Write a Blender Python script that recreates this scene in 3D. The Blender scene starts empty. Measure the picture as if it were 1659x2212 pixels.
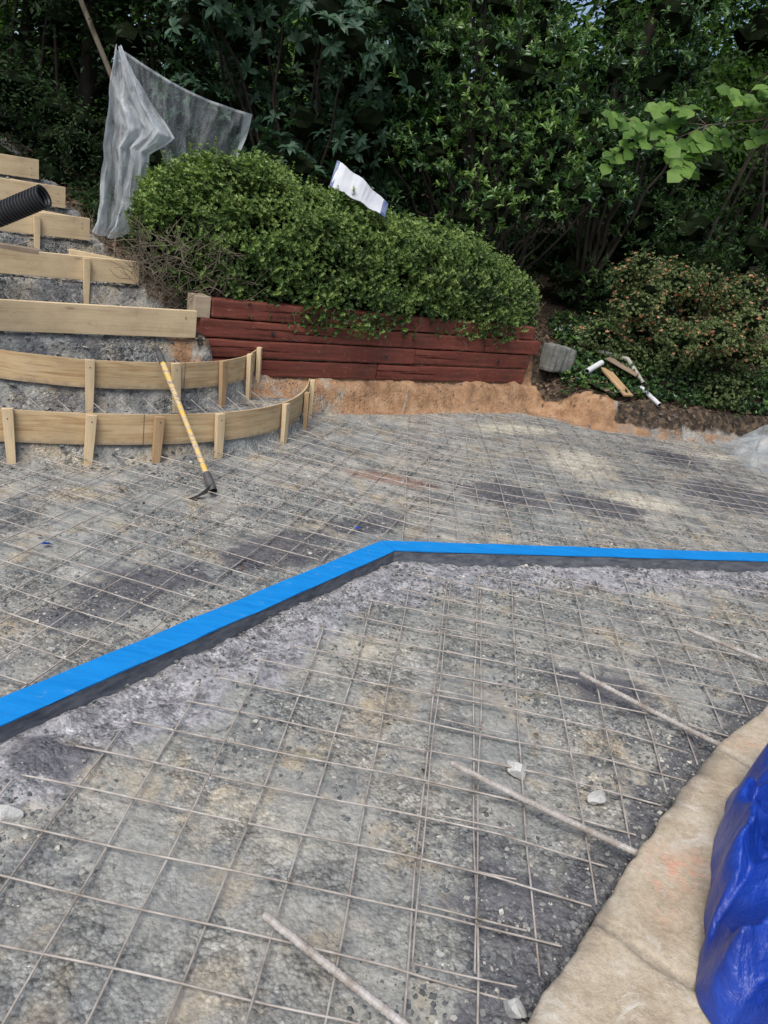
import bpy, bmesh, math, random
import numpy as np
from mathutils import Vector, Matrix
rng=np.random.default_rng(7); random.seed(7)
scene=bpy.context.scene
COL=bpy.context.collection
rad=math.radians

# ---------------------------------------------------------------- helpers
def link(o,parent=None):
    COL.objects.link(o)
    if parent is not None: o.parent=parent
    return o
def empty(name,loc=(0,0,0)):
    e=bpy.data.objects.new(name,None); e.location=loc; e.empty_display_size=.1
    COL.objects.link(e); bpy.context.view_layer.update(); return e
def np_mesh(name,V,Fq,mat=None,smooth=False,parent=None,attrs=None,face_attr=None):
    V=np.asarray(V,dtype=np.float32); Fq=np.asarray(Fq,dtype=np.int32)
    me=bpy.data.meshes.new(name)
    me.vertices.add(len(V)); me.vertices.foreach_set('co',V.ravel())
    m,k=Fq.shape
    me.loops.add(m*k); me.loops.foreach_set('vertex_index',Fq.ravel())
    me.polygons.add(m); me.polygons.foreach_set('loop_start',np.arange(0,m*k,k,dtype=np.int32))
    try: me.polygons.foreach_set('loop_total',np.full(m,k,dtype=np.int32))
    except Exception: pass
    me.update(calc_edges=True)
    me.polygons.foreach_set('use_smooth',np.full(m,bool(smooth)))
    if attrs:
        for n,a in attrs.items():
            at=me.attributes.new(n,'FLOAT','POINT'); at.data.foreach_set('value',np.asarray(a,dtype=np.float32))
    if face_attr is not None:
        at=me.attributes.new('rnd','FLOAT','FACE'); at.data.foreach_set('value',np.asarray(face_attr,dtype=np.float32))
    if mat: me.materials.append(mat)
    o=bpy.data.objects.new(name,me); link(o,parent); return o

_tab=rng.random((256,256))
def vnoise(x,y,s=1.0,seed=0):
    x=np.asarray(x)*s+seed*17.3+1000; y=np.asarray(y)*s+seed*9.7+1000
    xi=np.floor(x).astype(int); yi=np.floor(y).astype(int); fx=x-xi; fy=y-yi
    fx=fx*fx*(3-2*fx); fy=fy*fy*(3-2*fy)
    g=lambda a,b:_tab[a%256,b%256]
    return (g(xi,yi)*(1-fx)+g(xi+1,yi)*fx)*(1-fy)+(g(xi,yi+1)*(1-fx)+g(xi+1,yi+1)*fx)*fy
def fbm(x,y,s=1.0,o=4,seed=0):
    t=0;a=.5;n=0
    for i in range(o):
        t=t+a*vnoise(x,y,s*2**i,seed+i*3); n+=a; a*=.5
    return t/n
def sstep(a,b,x):
    t=np.clip((x-a)/(b-a),0,1); return t*t*(3-2*t)
def inpoly(px,py,poly):
    ins=np.zeros(np.shape(px),bool); n=len(poly); j=n-1
    for i in range(n):
        xi,yi=poly[i]; xj,yj=poly[j]
        c=((yi>py)!=(yj>py))&(px<(xj-xi)*(py-yi)/((yj-yi)+1e-12)+xi)
        ins^=c; j=i
    return ins
def dseg(px,py,a,b):
    ax,ay=a;bx,by=b;dx,dy=bx-ax,by-ay
    t=np.clip(((px-ax)*dx+(py-ay)*dy)/(dx*dx+dy*dy),0,1)
    return np.hypot(px-ax-t*dx,py-ay-t*dy)
def dpoly(px,py,pl):
    return np.min([dseg(px,py,pl[i],pl[i+1]) for i in range(len(pl)-1)],axis=0)
def crumple(x,y,f=4.0,seed=1,n=7,warp=.12):
    """sum of triangle waves in several directions: flat facets, sharp creases"""
    r=np.random.default_rng(seed); t=0;wsum=0
    wx=warp*(fbm(x,y,f*.5,3,seed)-.5); wy=warp*(fbm(x,y,f*.5,3,seed+7)-.5)
    for i in range(n):
        a=r.uniform(0,math.pi); fr=f*1.35**(i-2)*r.uniform(.8,1.2); w=1/1.3**i
        ph=((x+wx)*math.cos(a)+(y+wy)*math.sin(a))*fr+r.random()
        t=t+w*np.abs((ph%1)-.5)*2; wsum+=w
    return t/wsum

# ---------------------------------------------------------------- materials
class M:
    def __init__(s,name,rough=.7,spec=.3):
        s.m=bpy.data.materials.new(name); s.m.use_nodes=True; s.nt=s.m.node_tree
        s.b=s.nt.nodes['Principled BSDF']; s.b.inputs['Roughness'].default_value=rough
        s.b.inputs['Specular IOR Level'].default_value=spec
        s.out=s.nt.nodes['Material Output']
        s.tc=s.nt.nodes.new('ShaderNodeTexCoord')
    def n(s,t,**k):
        x=s.nt.nodes.new(t)
        for a,v in k.items():
            if a in x.inputs: x.inputs[a].default_value=v
            else: setattr(x,a,v)
        return x
    def l(s,a,b): s.nt.links.new(a,b)
    def coords(s,scale=(1,1,1),kind='Object',rot=(0,0,0)):
        mp=s.n('ShaderNodeMapping'); mp.inputs['Scale'].default_value=scale; mp.inputs['Rotation'].default_value=rot
        s.l(s.tc.outputs[kind],mp.inputs[0]); return mp.outputs[0]
    def noise(s,c,scale,detail=5,rough=.6,dist=0):
        x=s.n('ShaderNodeTexNoise',Scale=scale,Detail=detail,Roughness=rough,Distortion=dist); s.l(c,x.inputs['Vector']); return x.outputs['Fac']
    def vor(s,c,scale,feature='F1',out='Distance'):
        x=s.n('ShaderNodeTexVoronoi',Scale=scale); x.feature=feature; s.l(c,x.inputs['Vector']); return x.outputs[out]
    def ramp(s,f,stops):
        x=s.n('ShaderNodeValToRGB'); r=x.color_ramp
        while len(r.elements)<len(stops): r.elements.new(.5)
        for e,(p,c) in zip(r.elements,stops): e.position=p; e.color=(c[0],c[1],c[2],1) if not isinstance(c,(int,float)) else (c,c,c,1)
        s.l(f,x.inputs[0]); return x.outputs[0]
    def mix(s,f,a,b,mode='MIX'):
        x=s.n('ShaderNodeMixRGB'); x.blend_type=mode
        for v,i in ((f,0),(a,1),(b,2)):
            if isinstance(v,(int,float)): x.inputs[i].default_value=v if i==0 else (v,v,v,1)
            elif isinstance(v,tuple): x.inputs[i].default_value=(v[0],v[1],v[2],1)
            else: s.l(v,x.inputs[i])
        return x.outputs[0]
    def math(s,op,a,b=0.0):
        x=s.n('ShaderNodeMath'); x.operation=op
        for v,i in ((a,0),(b,1)):
            if isinstance(v,(int,float)): x.inputs[i].default_value=v
            else: s.l(v,x.inputs[i])
        return x.outputs[0]
    def attr(s,name):
        x=s.n('ShaderNodeAttribute'); x.attribute_name=name; return x.outputs['Fac']
    def color(s,c): 
        if isinstance(c,tuple): s.b.inputs['Base Color'].default_value=(*c,1)
        else: s.l(c,s.b.inputs['Base Color'])
        return s
    def rough(s,f): s.l(f,s.b.inputs['Roughness']); return s
    def bump(s,h,strength=.5,dist=.01):
        x=s.n('ShaderNodeBump',Strength=strength,Distance=dist); s.l(h,x.inputs['Height']); s.l(x.outputs[0],s.b.inputs['Normal']); return s

def mat_simple(name,c1,c2,scale=8,rough=.7,spec=.3,bs=.4,bd=.004,stretch=(1,1,1),metal=0):
    m=M(name,rough,spec); c=m.coords(stretch); f=m.noise(c,scale,6,.65)
    m.color(m.ramp(f,[(.3,c1),(.7,c2)])); m.bump(m.noise(c,scale*4,4),bs,bd); m.b.inputs['Metallic'].default_value=metal
    return m.m
def mat_leaf(name,stops,rough=.45,trans=.25,spec=.35):
    m=M(name,rough,spec); col=m.ramp(m.attr('rnd'),stops)
    m.color(col)
    t=m.n('ShaderNodeBsdfTranslucent'); 
    m.l(m.mix(1.0,col,(1.0,1.25,.5),'MULTIPLY'),t.inputs[0])
    mx=m.n('ShaderNodeMixShader'); mx.inputs[0].default_value=trans
    m.l(m.b.outputs[0],mx.inputs[1]); m.l(t.outputs[0],mx.inputs[2]); m.l(mx.outputs[0],m.out.inputs[0])
    return m.m

def mat_wood(name,dark,light,knots=True,grain=9):
    m=M(name,.75,.15); c=m.coords((.55,grain,grain))
    warp=m.noise(m.coords((.8,3,3)),1.6,3,.5)
    w=m.n('ShaderNodeTexNoise',Scale=3.0,Detail=7.0,Roughness=.7,Distortion=.35); m.l(c,w.inputs['Vector'])
    f=m.mix(.3,w.outputs['Fac'],warp)
    col=m.ramp(f,[(.33,dark),(.48,light),(.62,tuple(x*1.12 for x in light)),(.75,tuple((a+b)/2 for a,b in zip(dark,light)))])
    fine=m.noise(m.coords((2,90,90)),2,3)
    col=m.mix(.35,col,m.ramp(fine,[(.3,.55),(.7,1.0)]),'MULTIPLY')
    blot=m.noise(m.coords((1,1,1)),2.5,5,.7); col=m.mix(.6,col,m.ramp(blot,[(.35,.65),(.6,1.0)]),'MULTIPLY')
    grime=m.noise(m.coords((3,5,5)),3,6,.75); col=m.mix(m.ramp(grime,[(.58,0.0),(.75,.45)]),col,(.17,.14,.11))
    if knots:
        v=m.vor(m.coords((2.1,7,7)),1.0)
        col=m.mix(m.ramp(v,[(.07,1.0),(.13,.0)]),col,(.16,.085,.04))
    m.color(col); m.bump(fine,.25,.002)
    return m.m

pine=mat_wood('pine_board',(.46,.32,.17),(.68,.53,.33))
stakew=mat_wood('stake_pine',(.46,.32,.17),(.68,.53,.33),False,14)
oldstake=mat_wood('stake_pine_brown',(.30,.18,.09),(.46,.31,.17),False,14)
oldwood=mat_wood('weathered_wood',(.13,.09,.06),(.30,.23,.165),False,10)

def mat_red():
    m=M('red_stained_timber',.7,.22); c=m.coords((.8,9,9))
    f=m.noise(c,2.5,7,.7); col=m.ramp(f,[(.3,(.085,.025,.019)),(.5,(.165,.047,.033)),(.72,(.23,.075,.052))])
    blot=m.noise(m.coords((1.2,2.5,2.5)),1.8,5); col=m.mix(m.ramp(blot,[(.52,0.0),(.70,.5)]),col,(.07,.034,.027))
    spk=m.noise(m.coords((7,18,18)),3.0,6,.8); col=m.mix(m.ramp(spk,[(.60,0.0),(.67,.7)]),col,(.30,.22,.18))
    crack=m.noise(m.coords((.7,26,26)),1.3,3,.5); cr=m.ramp(crack,[(.32,0.0),(.38,1.0)])
    col=m.mix(1.0,col,m.mix(cr,(.25,.2,.2),(1.,1.,1.)),'MULTIPLY')
    h=m.math('ADD',m.math('MULTIPLY',cr,1.0),m.math('MULTIPLY',f,.6))
    m.color(col); m.bump(h,.6,.008); return m.m
red=mat_red()

def mat_ground():
    m=M('gravel_ground',.85,.25); c=m.coords()
    n1=m.noise(c,1.5,5,.6); n2=m.noise(c,6,6,.68); n3=m.noise(c,60,3,.6)
    v=m.vor(c,40,'F1','Distance'); vc=m.vor(c,40,'F1','Color'); v2=m.vor(c,95,'F1','Color'); v2d=m.vor(c,95,'F1','Distance')
    base=m.mix(m.ramp(n1,[(.38,0.0),(.60,1.0)]),(.285,.290,.272),(.400,.378,.325))
    base=m.mix(m.ramp(n2,[(.42,.0),(.60,.8)]),base,(.205,.216,.212))
    warm=m.noise(c,3.6,5,.65,.5); base=m.mix(m.ramp(warm,[(.52,.0),(.66,.75)]),base,(.42,.345,.235))
    dark=m.noise(c,2.6,6,.68,.3); base=m.mix(m.ramp(dark,[(.52,.0),(.64,.6)]),base,(.125,.132,.14))
    pale=m.noise(c,4.6,6,.7,.4); base=m.mix(m.ramp(pale,[(.56,.0),(.66,.5)]),base,(.47,.465,.435))
    def brk(a,lo=.35,hi=.65,k=.9):
        s=m.math('ADD',m.attr(a),m.math('MULTIPLY',m.math('SUBTRACT',n2,.5),k)); return m.ramp(s,[(lo,0.0),(hi,1.0)])
    base=m.mix(m.math('MULTIPLY',brk('tan'),.85),base,(.58,.54,.43))
    cp=m.noise(c,15,5,.65)
    base=m.mix(m.math('MULTIPLY',brk('conc'),.9),base,m.ramp(cp,[(.36,(.16,.157,.168)),(.5,(.32,.315,.33)),(.66,(.44,.435,.45))]))
    base=m.mix(m.math('MULTIPLY',brk('rust'),.6),base,(.33,.18,.12))
    wetm=brk('wet',.44,.70,1.4)
    base=m.mix(m.math('MULTIPLY',wetm,.84),base,(.105,.105,.118))
    # crushed stone: some cells read as individual chips, the rest as fines
    chip=m.ramp(v2,[(.1,.72),(.75,1.12),(.95,1.5)]); big=m.ramp(vc,[(.15,.66),(.6,1.0),(.92,1.35)])
    mask=m.ramp(m.noise(c,3.2,5,.65),[(.42,.15),(.62,.95)])
    base=m.mix(mask,base,m.mix(1.0,m.mix(1.0,base,chip,'MULTIPLY'),big,'MULTIPLY'))
    crev=m.ramp(v2d,[(.35,1.0),(.75,.55)]); base=m.mix(m.math('MULTIPLY',mask,.9),base,crev,'MULTIPLY')
    base=m.mix(.5,base,m.ramp(n3,[(.36,.65),(.58,1.1)]),'MULTIPLY')
    cl=m.noise(c,7,7,.75)
    clay=m.ramp(cl,[(.32,(.13,.08,.05)),(.5,(.32,.185,.10)),(.7,(.44,.30,.19))])
    base=m.mix(brk('clay',.45,.65,1.2),base,clay)
    lt=m.ramp(m.vor(c,30,'F1','Color'),[(.1,(.018,.014,.011)),(.5,(.055,.04,.028)),(.85,(.12,.085,.055)),(1,(.18,.14,.10))])
    base=m.mix(brk('litter',.4,.6,.9),base,lt)
    m.color(base)
    m.rough(m.mix(wetm,.9,.5))
    h=m.math('ADD',m.math('ADD',m.math('MULTIPLY',m.math('MULTIPLY',v,mask),-.8),m.math('MULTIPLY',n3,.45)),m.math('ADD',m.math('MULTIPLY',n2,1.3),m.math('MULTIPLY',m.math('MULTIPLY',v2d,mask),-.5)))
    m.bump(h,.75,.018); return m.m
ground_m=mat_ground()

def mat_coping():
    m=M('sandstone_coping',.8,.25); c=m.coords()
    n1=m.noise(c,4.5,7,.7); n2=m.noise(c,60,5,.8)
    col=m.ramp(n1,[(.32,(.34,.27,.185)),(.5,(.50,.42,.305)),(.68,(.60,.53,.42))])
    col=m.mix(.5,col,m.ramp(n2,[(.35,.5),(.58,1.0)]),'MULTIPLY')
    st=m.noise(c,6,7,.8,1.0); col=m.mix(m.ramp(st,[(.55,0.0),(.64,.65)]),col,(.64,.60,.53))
    dk=m.noise(c,14,7,.8); col=m.mix(m.ramp(dk,[(.57,0.0),(.67,.6)]),col,(.24,.19,.13))
    g=m.n('ShaderNodeTexNoise',Scale=13.0,Detail=7.0,Roughness=.85); m.l(c,g.inputs['Vector'])
    pm=m.math('MULTIPLY',m.attr('paint'),m.ramp(g.outputs['Fac'],[(.48,0.0),(.60,.65)])); col=m.mix(pm,col,(.72,.30,.19))
    col=m.mix(m.math('MULTIPLY',m.attr('stain'),m.ramp(n1,[(.3,1.0),(.75,.0)])),col,(.11,.105,.10))
    m.color(col); m.bump(m.math('ADD',n2,m.math('MULTIPLY',n1,1.5)),.7,.008); return m.m
coping_m=mat_coping()

def mat_blue_tape():
    m=M('blue_masking_tape',.65,.2); c=m.coords((3,18,3)); f=m.noise(c,2.5,4)
    col=m.ramp(f,[(.3,(.003,.175,.50)),(.7,(.008,.225,.60))])
    dirt=m.noise(m.coords((5,5,5)),4,7,.8); col=m.mix(m.ramp(dirt,[(.58,0.0),(.70,.5)]),col,(.14,.27,.42))
    m.color(col); m.bump(m.noise(m.coords((6,40,6)),2,3),.35,.003); return m.m
tape_m=mat_blue_tape()
darkedge=mat_simple('dark_grey_form_side',(.045,.055,.075),(.19,.195,.21),14,.6,.3,.4,.004,(1,1,3))
wire_m=mat_simple('steel_wire',(.19,.155,.125),(.50,.465,.425),14,.55,.4,.2,.001)
rebar_m=mat_simple('rebar_steel',(.20,.155,.12),(.50,.485,.46),22,.6,.35,.2,.001)
def mat_stone():
    m=M('gravel_stones',.88,.18); m.color(m.ramp(m.attr('rnd'),[(0,(.085,.094,.098)),(.6,(.20,.207,.20)),(.92,(.33,.32,.29)),(1,(.52,.49,.43))])); return m.m
stone_m=mat_stone()
conc_m=mat_simple('pale_concrete_chunk',(.34,.34,.32),(.60,.59,.56),22,.9,.2,.7,.006)
wetconc_m=mat_simple('concrete_block_surface',(.10,.105,.095),(.24,.235,.215),9,.85,.2,.8,.012)
black_m=mat_simple('black_plastic',(.014,.015,.016),(.035,.036,.038),12,.45,.4,.2,.001)
pvc_m=mat_simple('white_pvc',(.48,.49,.50),(.66,.67,.68),9,.4,.4,.1,.001)
bark_m=mat_simple('bark',(.07,.06,.045),(.17,.145,.11),14,.9,.15,.6,.01,(1,1,.35))
darkbark_m=mat_simple('dark_bark',(.012,.011,.009),(.045,.038,.03),14,.9,.15,.6,.01,(1,1,.35))
twig_m=mat_simple('dry_twigs',(.09,.075,.055),(.23,.195,.145),20,.9,.1,.3,.002)
steel_dark=mat_simple('forged_steel',(.03,.03,.03),(.10,.095,.09),14,.45,.5,.3,.002)
nail_m=mat_simple('nail_steel',(.04,.035,.03),(.10,.09,.08),20,.5)
def mat_handle():
    m=M('worn_yellow_paint',.5,.4); f=m.noise(m.coords((2.5,14,14)),3,6,.7)
    m.color(m.ramp(f,[(.40,(.60,.39,.06)),(.48,(.60,.43,.16)),(.53,(.50,.41,.30)),(.66,(.15,.09,.06))])); return m.m
handle_m=mat_handle()
def mat_tarp():
    m=M('blue_tarp',.33,.5); c=m.coords(); f=m.noise(c,5,4)
    m.color(m.ramp(f,[(.3,(.006,.030,.24)),(.7,(.012,.055,.38))]))
    m.bump(m.math('ADD',m.noise(c,26,5,.7,1.2),m.math('MULTIPLY',m.noise(m.coords((9,3,3)),2.2,3,.5,1.5),2.0)),.6,.010); return m.m
tarp_m=mat_tarp()
def mat_plastic():
    m=M('clear_plastic_film',.28,.6); c=m.coords()
    m.color((.72,.76,.79))
    tr=m.n('ShaderNodeBsdfTranslucent'); tr.inputs[0].default_value=(.72,.77,.80,1)
    tp=m.n('ShaderNodeBsdfTransparent'); tp.inputs[0].default_value=(.95,.97,.98,1)
    a=m.n('ShaderNodeMixShader'); a.inputs[0].default_value=.4; m.l(m.b.outputs[0],a.inputs[1]); m.l(tr.outputs[0],a.inputs[2])
    b=m.n('ShaderNodeMixShader'); 
    dens=m.attr('dens'); nz=m.noise(m.coords((10,10,2.5)),1.3,4,.6,.8)
    k=m.math('ADD',dens,m.math('MULTIPLY',m.math('SUBTRACT',nz,.5),.9))
    m.l(m.ramp(k,[(.05,.08),(.95,.94)]),b.inputs[0]); m.l(tp.outputs[0],b.inputs[1]); m.l(a.outputs[0],b.inputs[2]); m.l(b.outputs[0],m.out.inputs[0])
    m.bump(m.noise(m.coords((9,9,4)),1.4,4,.6,.8),.6,.04); return m.m
film_m=mat_plastic()

# ---------------------------------------------------------------- generic shape builders
def beam(name,a,b,w,h,mat,parent=None,bev=.003,up=(0,0,1),seg=1,jit=0,taper=None):
    a=Vector(a);b=Vector(b);x=(b-a);L=x.length;x.normalize();u=Vector(up)
    y=u.cross(x).normalized(); z=x.cross(y).normalized()
    bm=bmesh.new()
    vs=[]
    n=seg
    for i in range(n+1):
        t=i/n; k=1.0
        if taper: k=1-(1-taper)*max(0,(t-.75)/.25)
        ring=[bm.verts.new((t*L-L/2,sy*w/2*k,sz*h/2*k)) for sy,sz in((-1,-1),(1,-1),(1,1),(-1,1))]
        if jit:
            for v in ring: v.co+=Vector((0,random.uniform(-jit,jit),random.uniform(-jit,jit)))
        vs.append(ring)
    for i in range(n):
        for j in range(4): bm.faces.new((vs[i][j],vs[i][(j+1)%4],vs[i+1][(j+1)%4],vs[i+1][j]))
    bm.faces.new(vs[0][::-1]); bm.faces.new(vs[-1])
    bmesh.ops.recalc_face_normals(bm,faces=bm.faces)
    if bev:
        ed=[e for e in bm.edges if len(e.link_faces)==2 and e.calc_face_angle(0)>.8]
        bmesh.ops.bevel(bm,geom=ed,offset=bev,segments=2,affect='EDGES',profile=.6)
    me=bpy.data.meshes.new(name); bm.to_mesh(me); bm.free(); me.materials.append(mat)
    o=bpy.data.objects.new(name,me)
    M4=Matrix((x,y,z)).transposed().to_4x4(); M4.translation=(a+b)/2
    link(o); o.matrix_world=M4
    if parent is not None:
        o.parent=parent; o.matrix_parent_inverse=parent.matrix_world.inverted()
    return o
def tube_arrays(pts,radii,sides=6,cap=True):
    P=np.asarray(pts,float); n=len(P); R=np.broadcast_to(np.asarray(radii,float),(n,))
    T=np.gradient(P,axis=0); 
    tl=np.linalg.norm(T,axis=1,keepdims=True); tl[tl<1e-9]=1; T=T/tl
    ov=P[-1]-P[0]; 
    ref=np.array([0,0,1.0]) if abs(ov[2])<.8*np.linalg.norm(ov)+1e-9 else np.array([0,1.0,0])
    X=np.cross(ref,T); X/=np.linalg.norm(X,axis=1,keepdims=True)+1e-12; Y=np.cross(T,X)
    a=np.arange(sides)*2*np.pi/sides
    V=P[:,None,:]+R[:,None,None]*(np.cos(a)[None,:,None]*X[:,None,:]+np.sin(a)[None,:,None]*Y[:,None,:])
    V=V.reshape(-1,3)
    i=np.arange(n-1)[:,None]*sides; j=np.arange(sides)[None,:]; j2=(j+1)%sides
    Fq=np.stack([i+j,i+j2,i+sides+j2,i+sides+j],-1).reshape(-1,4)
    return V,Fq
def join_arrays(parts):
    Vs=[];Fs=[];o=0
    for V,Fq in parts: Vs.append(V);Fs.append(Fq+o);o+=len(V)
    return np.concatenate(Vs),np.concatenate(Fs)
def tubes(name,parts,mat,parent=None,smooth=True):
    V,Fq=join_arrays(parts); return np_mesh(name,V,Fq,mat,smooth,parent)

def t_diamond(w=.5,fold=.12):
    return np.array([(0,0,0),(-w/2,.45,fold),(0,1,-.05),(w/2,.45,fold)],float),np.array([(0,3,2),(0,2,1)])
def t_oval(w=.36,curve=.15):
    V=np.array([(0,0,0),(0,.35,.02),(0,.7,0),(0,1,-curve),(-w*.42,.28,.05),(-w*.45,.65,.03),(w*.42,.28,.05),(w*.45,.65,.03)],float)
    F=np.array([(0,1,4),(1,5,4),(1,2,5),(2,3,5),(0,6,1),(1,6,7),(1,7,2),(2,7,3)])
    return V,F
def t_fan(base,n,lean,scale_j=.2,rot0=0,arc=2*math.pi,seed=1,stem=0.0,lj=.25):
    r=np.random.default_rng(seed); V,F=base; Vs=[];Fs=[];o=0
    for i in range(n):
        a=rot0+arc*i/n+r.uniform(-.3,.3); s=1-r.random()*scale_j; l=lean+r.uniform(-lj,lj)
        v=V*s
        v=np.stack([v[:,0],v[:,1]*math.cos(l)-v[:,2]*math.sin(l),v[:,1]*math.sin(l)+v[:,2]*math.cos(l)],1)
        v=np.stack([v[:,0]*math.cos(a)-v[:,1]*math.sin(a),v[:,0]*math.sin(a)+v[:,1]*math.cos(a),v[:,2]],1)
        v[:,2]+=stem*i/n
        Vs.append(v);Fs.append(F+o);o+=len(V)
    return np.concatenate(Vs),np.concatenate(Fs)
def scatter(name,template,P,N,size,mat,parent=None,rnd=None,sj=.35,ydir=None):
    V,F=template; P=np.asarray(P,float); N=np.asarray(N,float); n=len(P)
    N=N/(np.linalg.norm(N,axis=1,keepdims=True)+1e-9)
    if ydir is None: X=np.cross(rng.normal(size=(n,3)),N)
    else: X=np.cross(np.asarray(ydir,float)+rng.normal(size=(n,3))*.15,N)
    X/=np.linalg.norm(X,axis=1,keepdims=True)+1e-9; Y=np.cross(N,X)
    S=np.asarray(size)*(1-sj+2*sj*rng.random(n))
    out=P[:,None,:]+S[:,None,None]*(V[None,:,0,None]*X[:,None,:]+V[None,:,1,None]*Y[:,None,:]+V[None,:,2,None]*N[:,None,:])
    Fq=(F[None]+(np.arange(n)*len(V))[:,None,None]).reshape(-1,F.shape[1])
    if rnd is None: rnd=rng.random(n)
    fa=np.repeat(rnd,len(F)); fa=np.clip(fa+rng.normal(size=len(fa))*.04,0,1)
    return np_mesh(name,out.reshape(-1,3),Fq,mat,False,parent,face_attr=fa)
def clumps(centers,radii,npl,flat=.75):
    Ps=[];Ns=[]
    for c,r in zip(centers,radii):
        k=int(npl*(r/.5)**2); d=rng.normal(size=(k,3)); d/=np.linalg.norm(d,axis=1,keepdims=True)
        rr=r*(.55+.5*rng.random(k)**.6)
        lump=1+.25*np.sin(d[:,0]*5+c[0]*7)*np.cos(d[:,1]*6+c[1]*5)+.15*np.sin(d[:,2]*9+c[2]*3)
        p=d*(rr*lump)[:,None]; p[:,2]*=flat
        Ps.append(p+np.asarray(c)); Ns.append(d*.6+np.array([0,-.1,.75])+rng.normal(size=(k,3))*.35)
    return np.concatenate(Ps),np.concatenate(Ns)

# ---------------------------------------------------------------- terrain
WA=np.array([-1.5,5.6]);WB=np.array([1.2,7.62]);wl=np.linalg.norm(WB-WA);wu=(WB-WA)/wl;wn=np.array([-wu[1],wu[0]])
LOW=[(-4.6,3.35),(-3.0,3.60),(-2.5,3.72),(-2.10,3.90),(-1.69,4.10),(-1.25,4.40),(-.94,4.74),(-.77,5.10),(-.71,5.50),(-.73,5.92)]
UPP=[(-4.6,4.30),(-3.2,4.42),(-2.42,4.48),(-2.18,4.53),(-1.92,4.62),(-1.53,4.90),(-1.29,5.21),(-1.17,5.53),(-1.15,5.86)]
EDGE=[(1.10,7.40),(1.5,7.25),(1.88,7.16),(2.6,7.22),(3.36,7.5),(4.5,7.9),(8,9)]
SU=np.array([.75,.66]);SN=np.array([-.66,.75])
BLUEF=[(-2.2,-.24),(.08,3.40),(4.6,4.955)]
COPE=[(2.6,3.35),(2.1,3.03),(1.53,2.53),(1.26,2.25),(1.04,1.97),(.82,1.66),(.73,1.52),(.65,1.41),(.51,1.21),(.45,1.12),(.32,.88),(.15,.5),(0,.1)]
def axis(lo,hi,step,far):
    a=np.arange(lo,hi,step); 
    g=[];v=step
    x=hi
    while x<far: g.append(x); v*=1.25; x+=v
    g.append(far); h=[];v=step;x=lo-step
    while x>-far: h.append(x); v*=1.25; x-=v
    h.append(-far)
    return np.concatenate([h[::-1],a,g])
gx=axis(-4.3,4.5,.022,70); gy=axis(.7,9.0,.022,70)
X,Y=np.meshgrid(gx,gy)
def terrain(X,Y):
    q=X*SN[0]+Y*SN[1]; s=X*SU[0]+Y*SU[1]
    dw=(X-WA[0])*wn[0]+(Y-WA[1])*wn[1]; sw=(X-WA[0])*wu[0]+(Y-WA[1])*wu[1]
    Z=np.zeros_like(X)
    Z=np.maximum(Z,sstep(-.19,-.03,dw+.09*(fbm(X,Y,6,4,2)-.5))*.235*(sw>-.3))
    hill=.74+.17*np.clip(dw-.1,0,8)+.10*np.clip(dw-8,0,30)+.15*(fbm(X,Y,.7,3,4)-.5)*np.clip(dw,0,1)
    Z=np.where((dw>.05)&(sw<wl+.02)&(sw>0),hill,Z)
    ex=np.array([p[0] for p in EDGE]);ey=np.array([p[1] for p in EDGE])
    yb=np.interp(X,ex,ey)+.16*(fbm(X,Y,3,4,9)-.5)
    de=Y-yb
    rb=.26*sstep(0,.25,de)+.17*sstep(.3,.8,de)+.16*np.clip(de-.6,0,9)+.05*np.clip(de-8,0,50)
    k=sstep(wl-.02,wl+.35,sw)
    Z=np.where((sw>wl-.02),rb*k+np.where(dw>.05,np.minimum(hill,.75),Z)*(1-k),Z)
    st=.32+.20*(q>5.12)+.20*(q>6.07)+.22*(q>6.96)+.21*(q>7.52)+.2*(q>8.1)+.2*np.clip(q-8.6,0,9)
    lowp=LOW+[(-1.0,6.1),(-4.6,6.5)]; uppp=UPP+[(-1.35,5.72),(-4.6,6.5)]
    inl=inpoly(X,Y,lowp)&(dw<-.02); inu=inpoly(X,Y,uppp)&(dw<-.02)
    Z=np.where(inl,np.maximum(.13,Z),Z)
    Z=np.where(inu,.31,Z)
    left=(s<2.47)&(q>5.12)
    Z=np.where(left,st,Z)
    side=(s>=2.47)&(sw<=0.02)&(dw>-.3)&(q>5.0)
    hz=.55+.21*np.clip(q-5.1,0,8)
    Z=np.where(side,np.maximum(hz,.5),Z)
    return Z,dw,sw,q,s,de,inl,inu,left,side
Z,dw,sw,q,s,de,inl,inu,left,side=terrain(X,Y)
def blur(A,k=1):
    for _ in range(k):
        B=A.copy(); B[1:-1,1:-1]=(A[1:-1,1:-1]*2+A[:-2,1:-1]+A[2:,1:-1]+A[1:-1,:-2]+A[1:-1,2:])/6; A=B
    return A
Z=blur(Z,2)
isgrav=((dw<-.1)&(de<.05))|inl|inu|left
Z+=np.where(isgrav,.030*(fbm(X,Y,5,5,1)-.5)+.012*(fbm(X,Y,28,2,7)-.5),.12*(fbm(X,Y,6,5,3)-.5))
dF=dpoly(X,Y,BLUEF)
def side_of(X,Y):
    poly=BLUEF+[(4.6,-3),(-2.2,-3)]
    return inpoly(X,Y,poly)
near=side_of(X,Y)
concm=np.where(near,1-sstep(.08,.40,dF+.34*(fbm(X,Y,4,5,11)-.5)),0)
concb=np.where(~near,1-sstep(.12,.22,dF+.1*(fbm(X,Y,6,3,5)-.5)),0)
Z+=concm*(.045*(fbm(X,Y,13,5,12)-.35))
darkc=np.exp(-((X+.78)**2+(Y-1.72)**2)/.025)
Z+=darkc*.04*(fbm(X,Y,22,4,3)-.2)
copP=COPE+[(6,.1),(6,3.35)]
under=inpoly(X,Y,copP); Z=np.where(under,Z-.06,Z)
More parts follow.
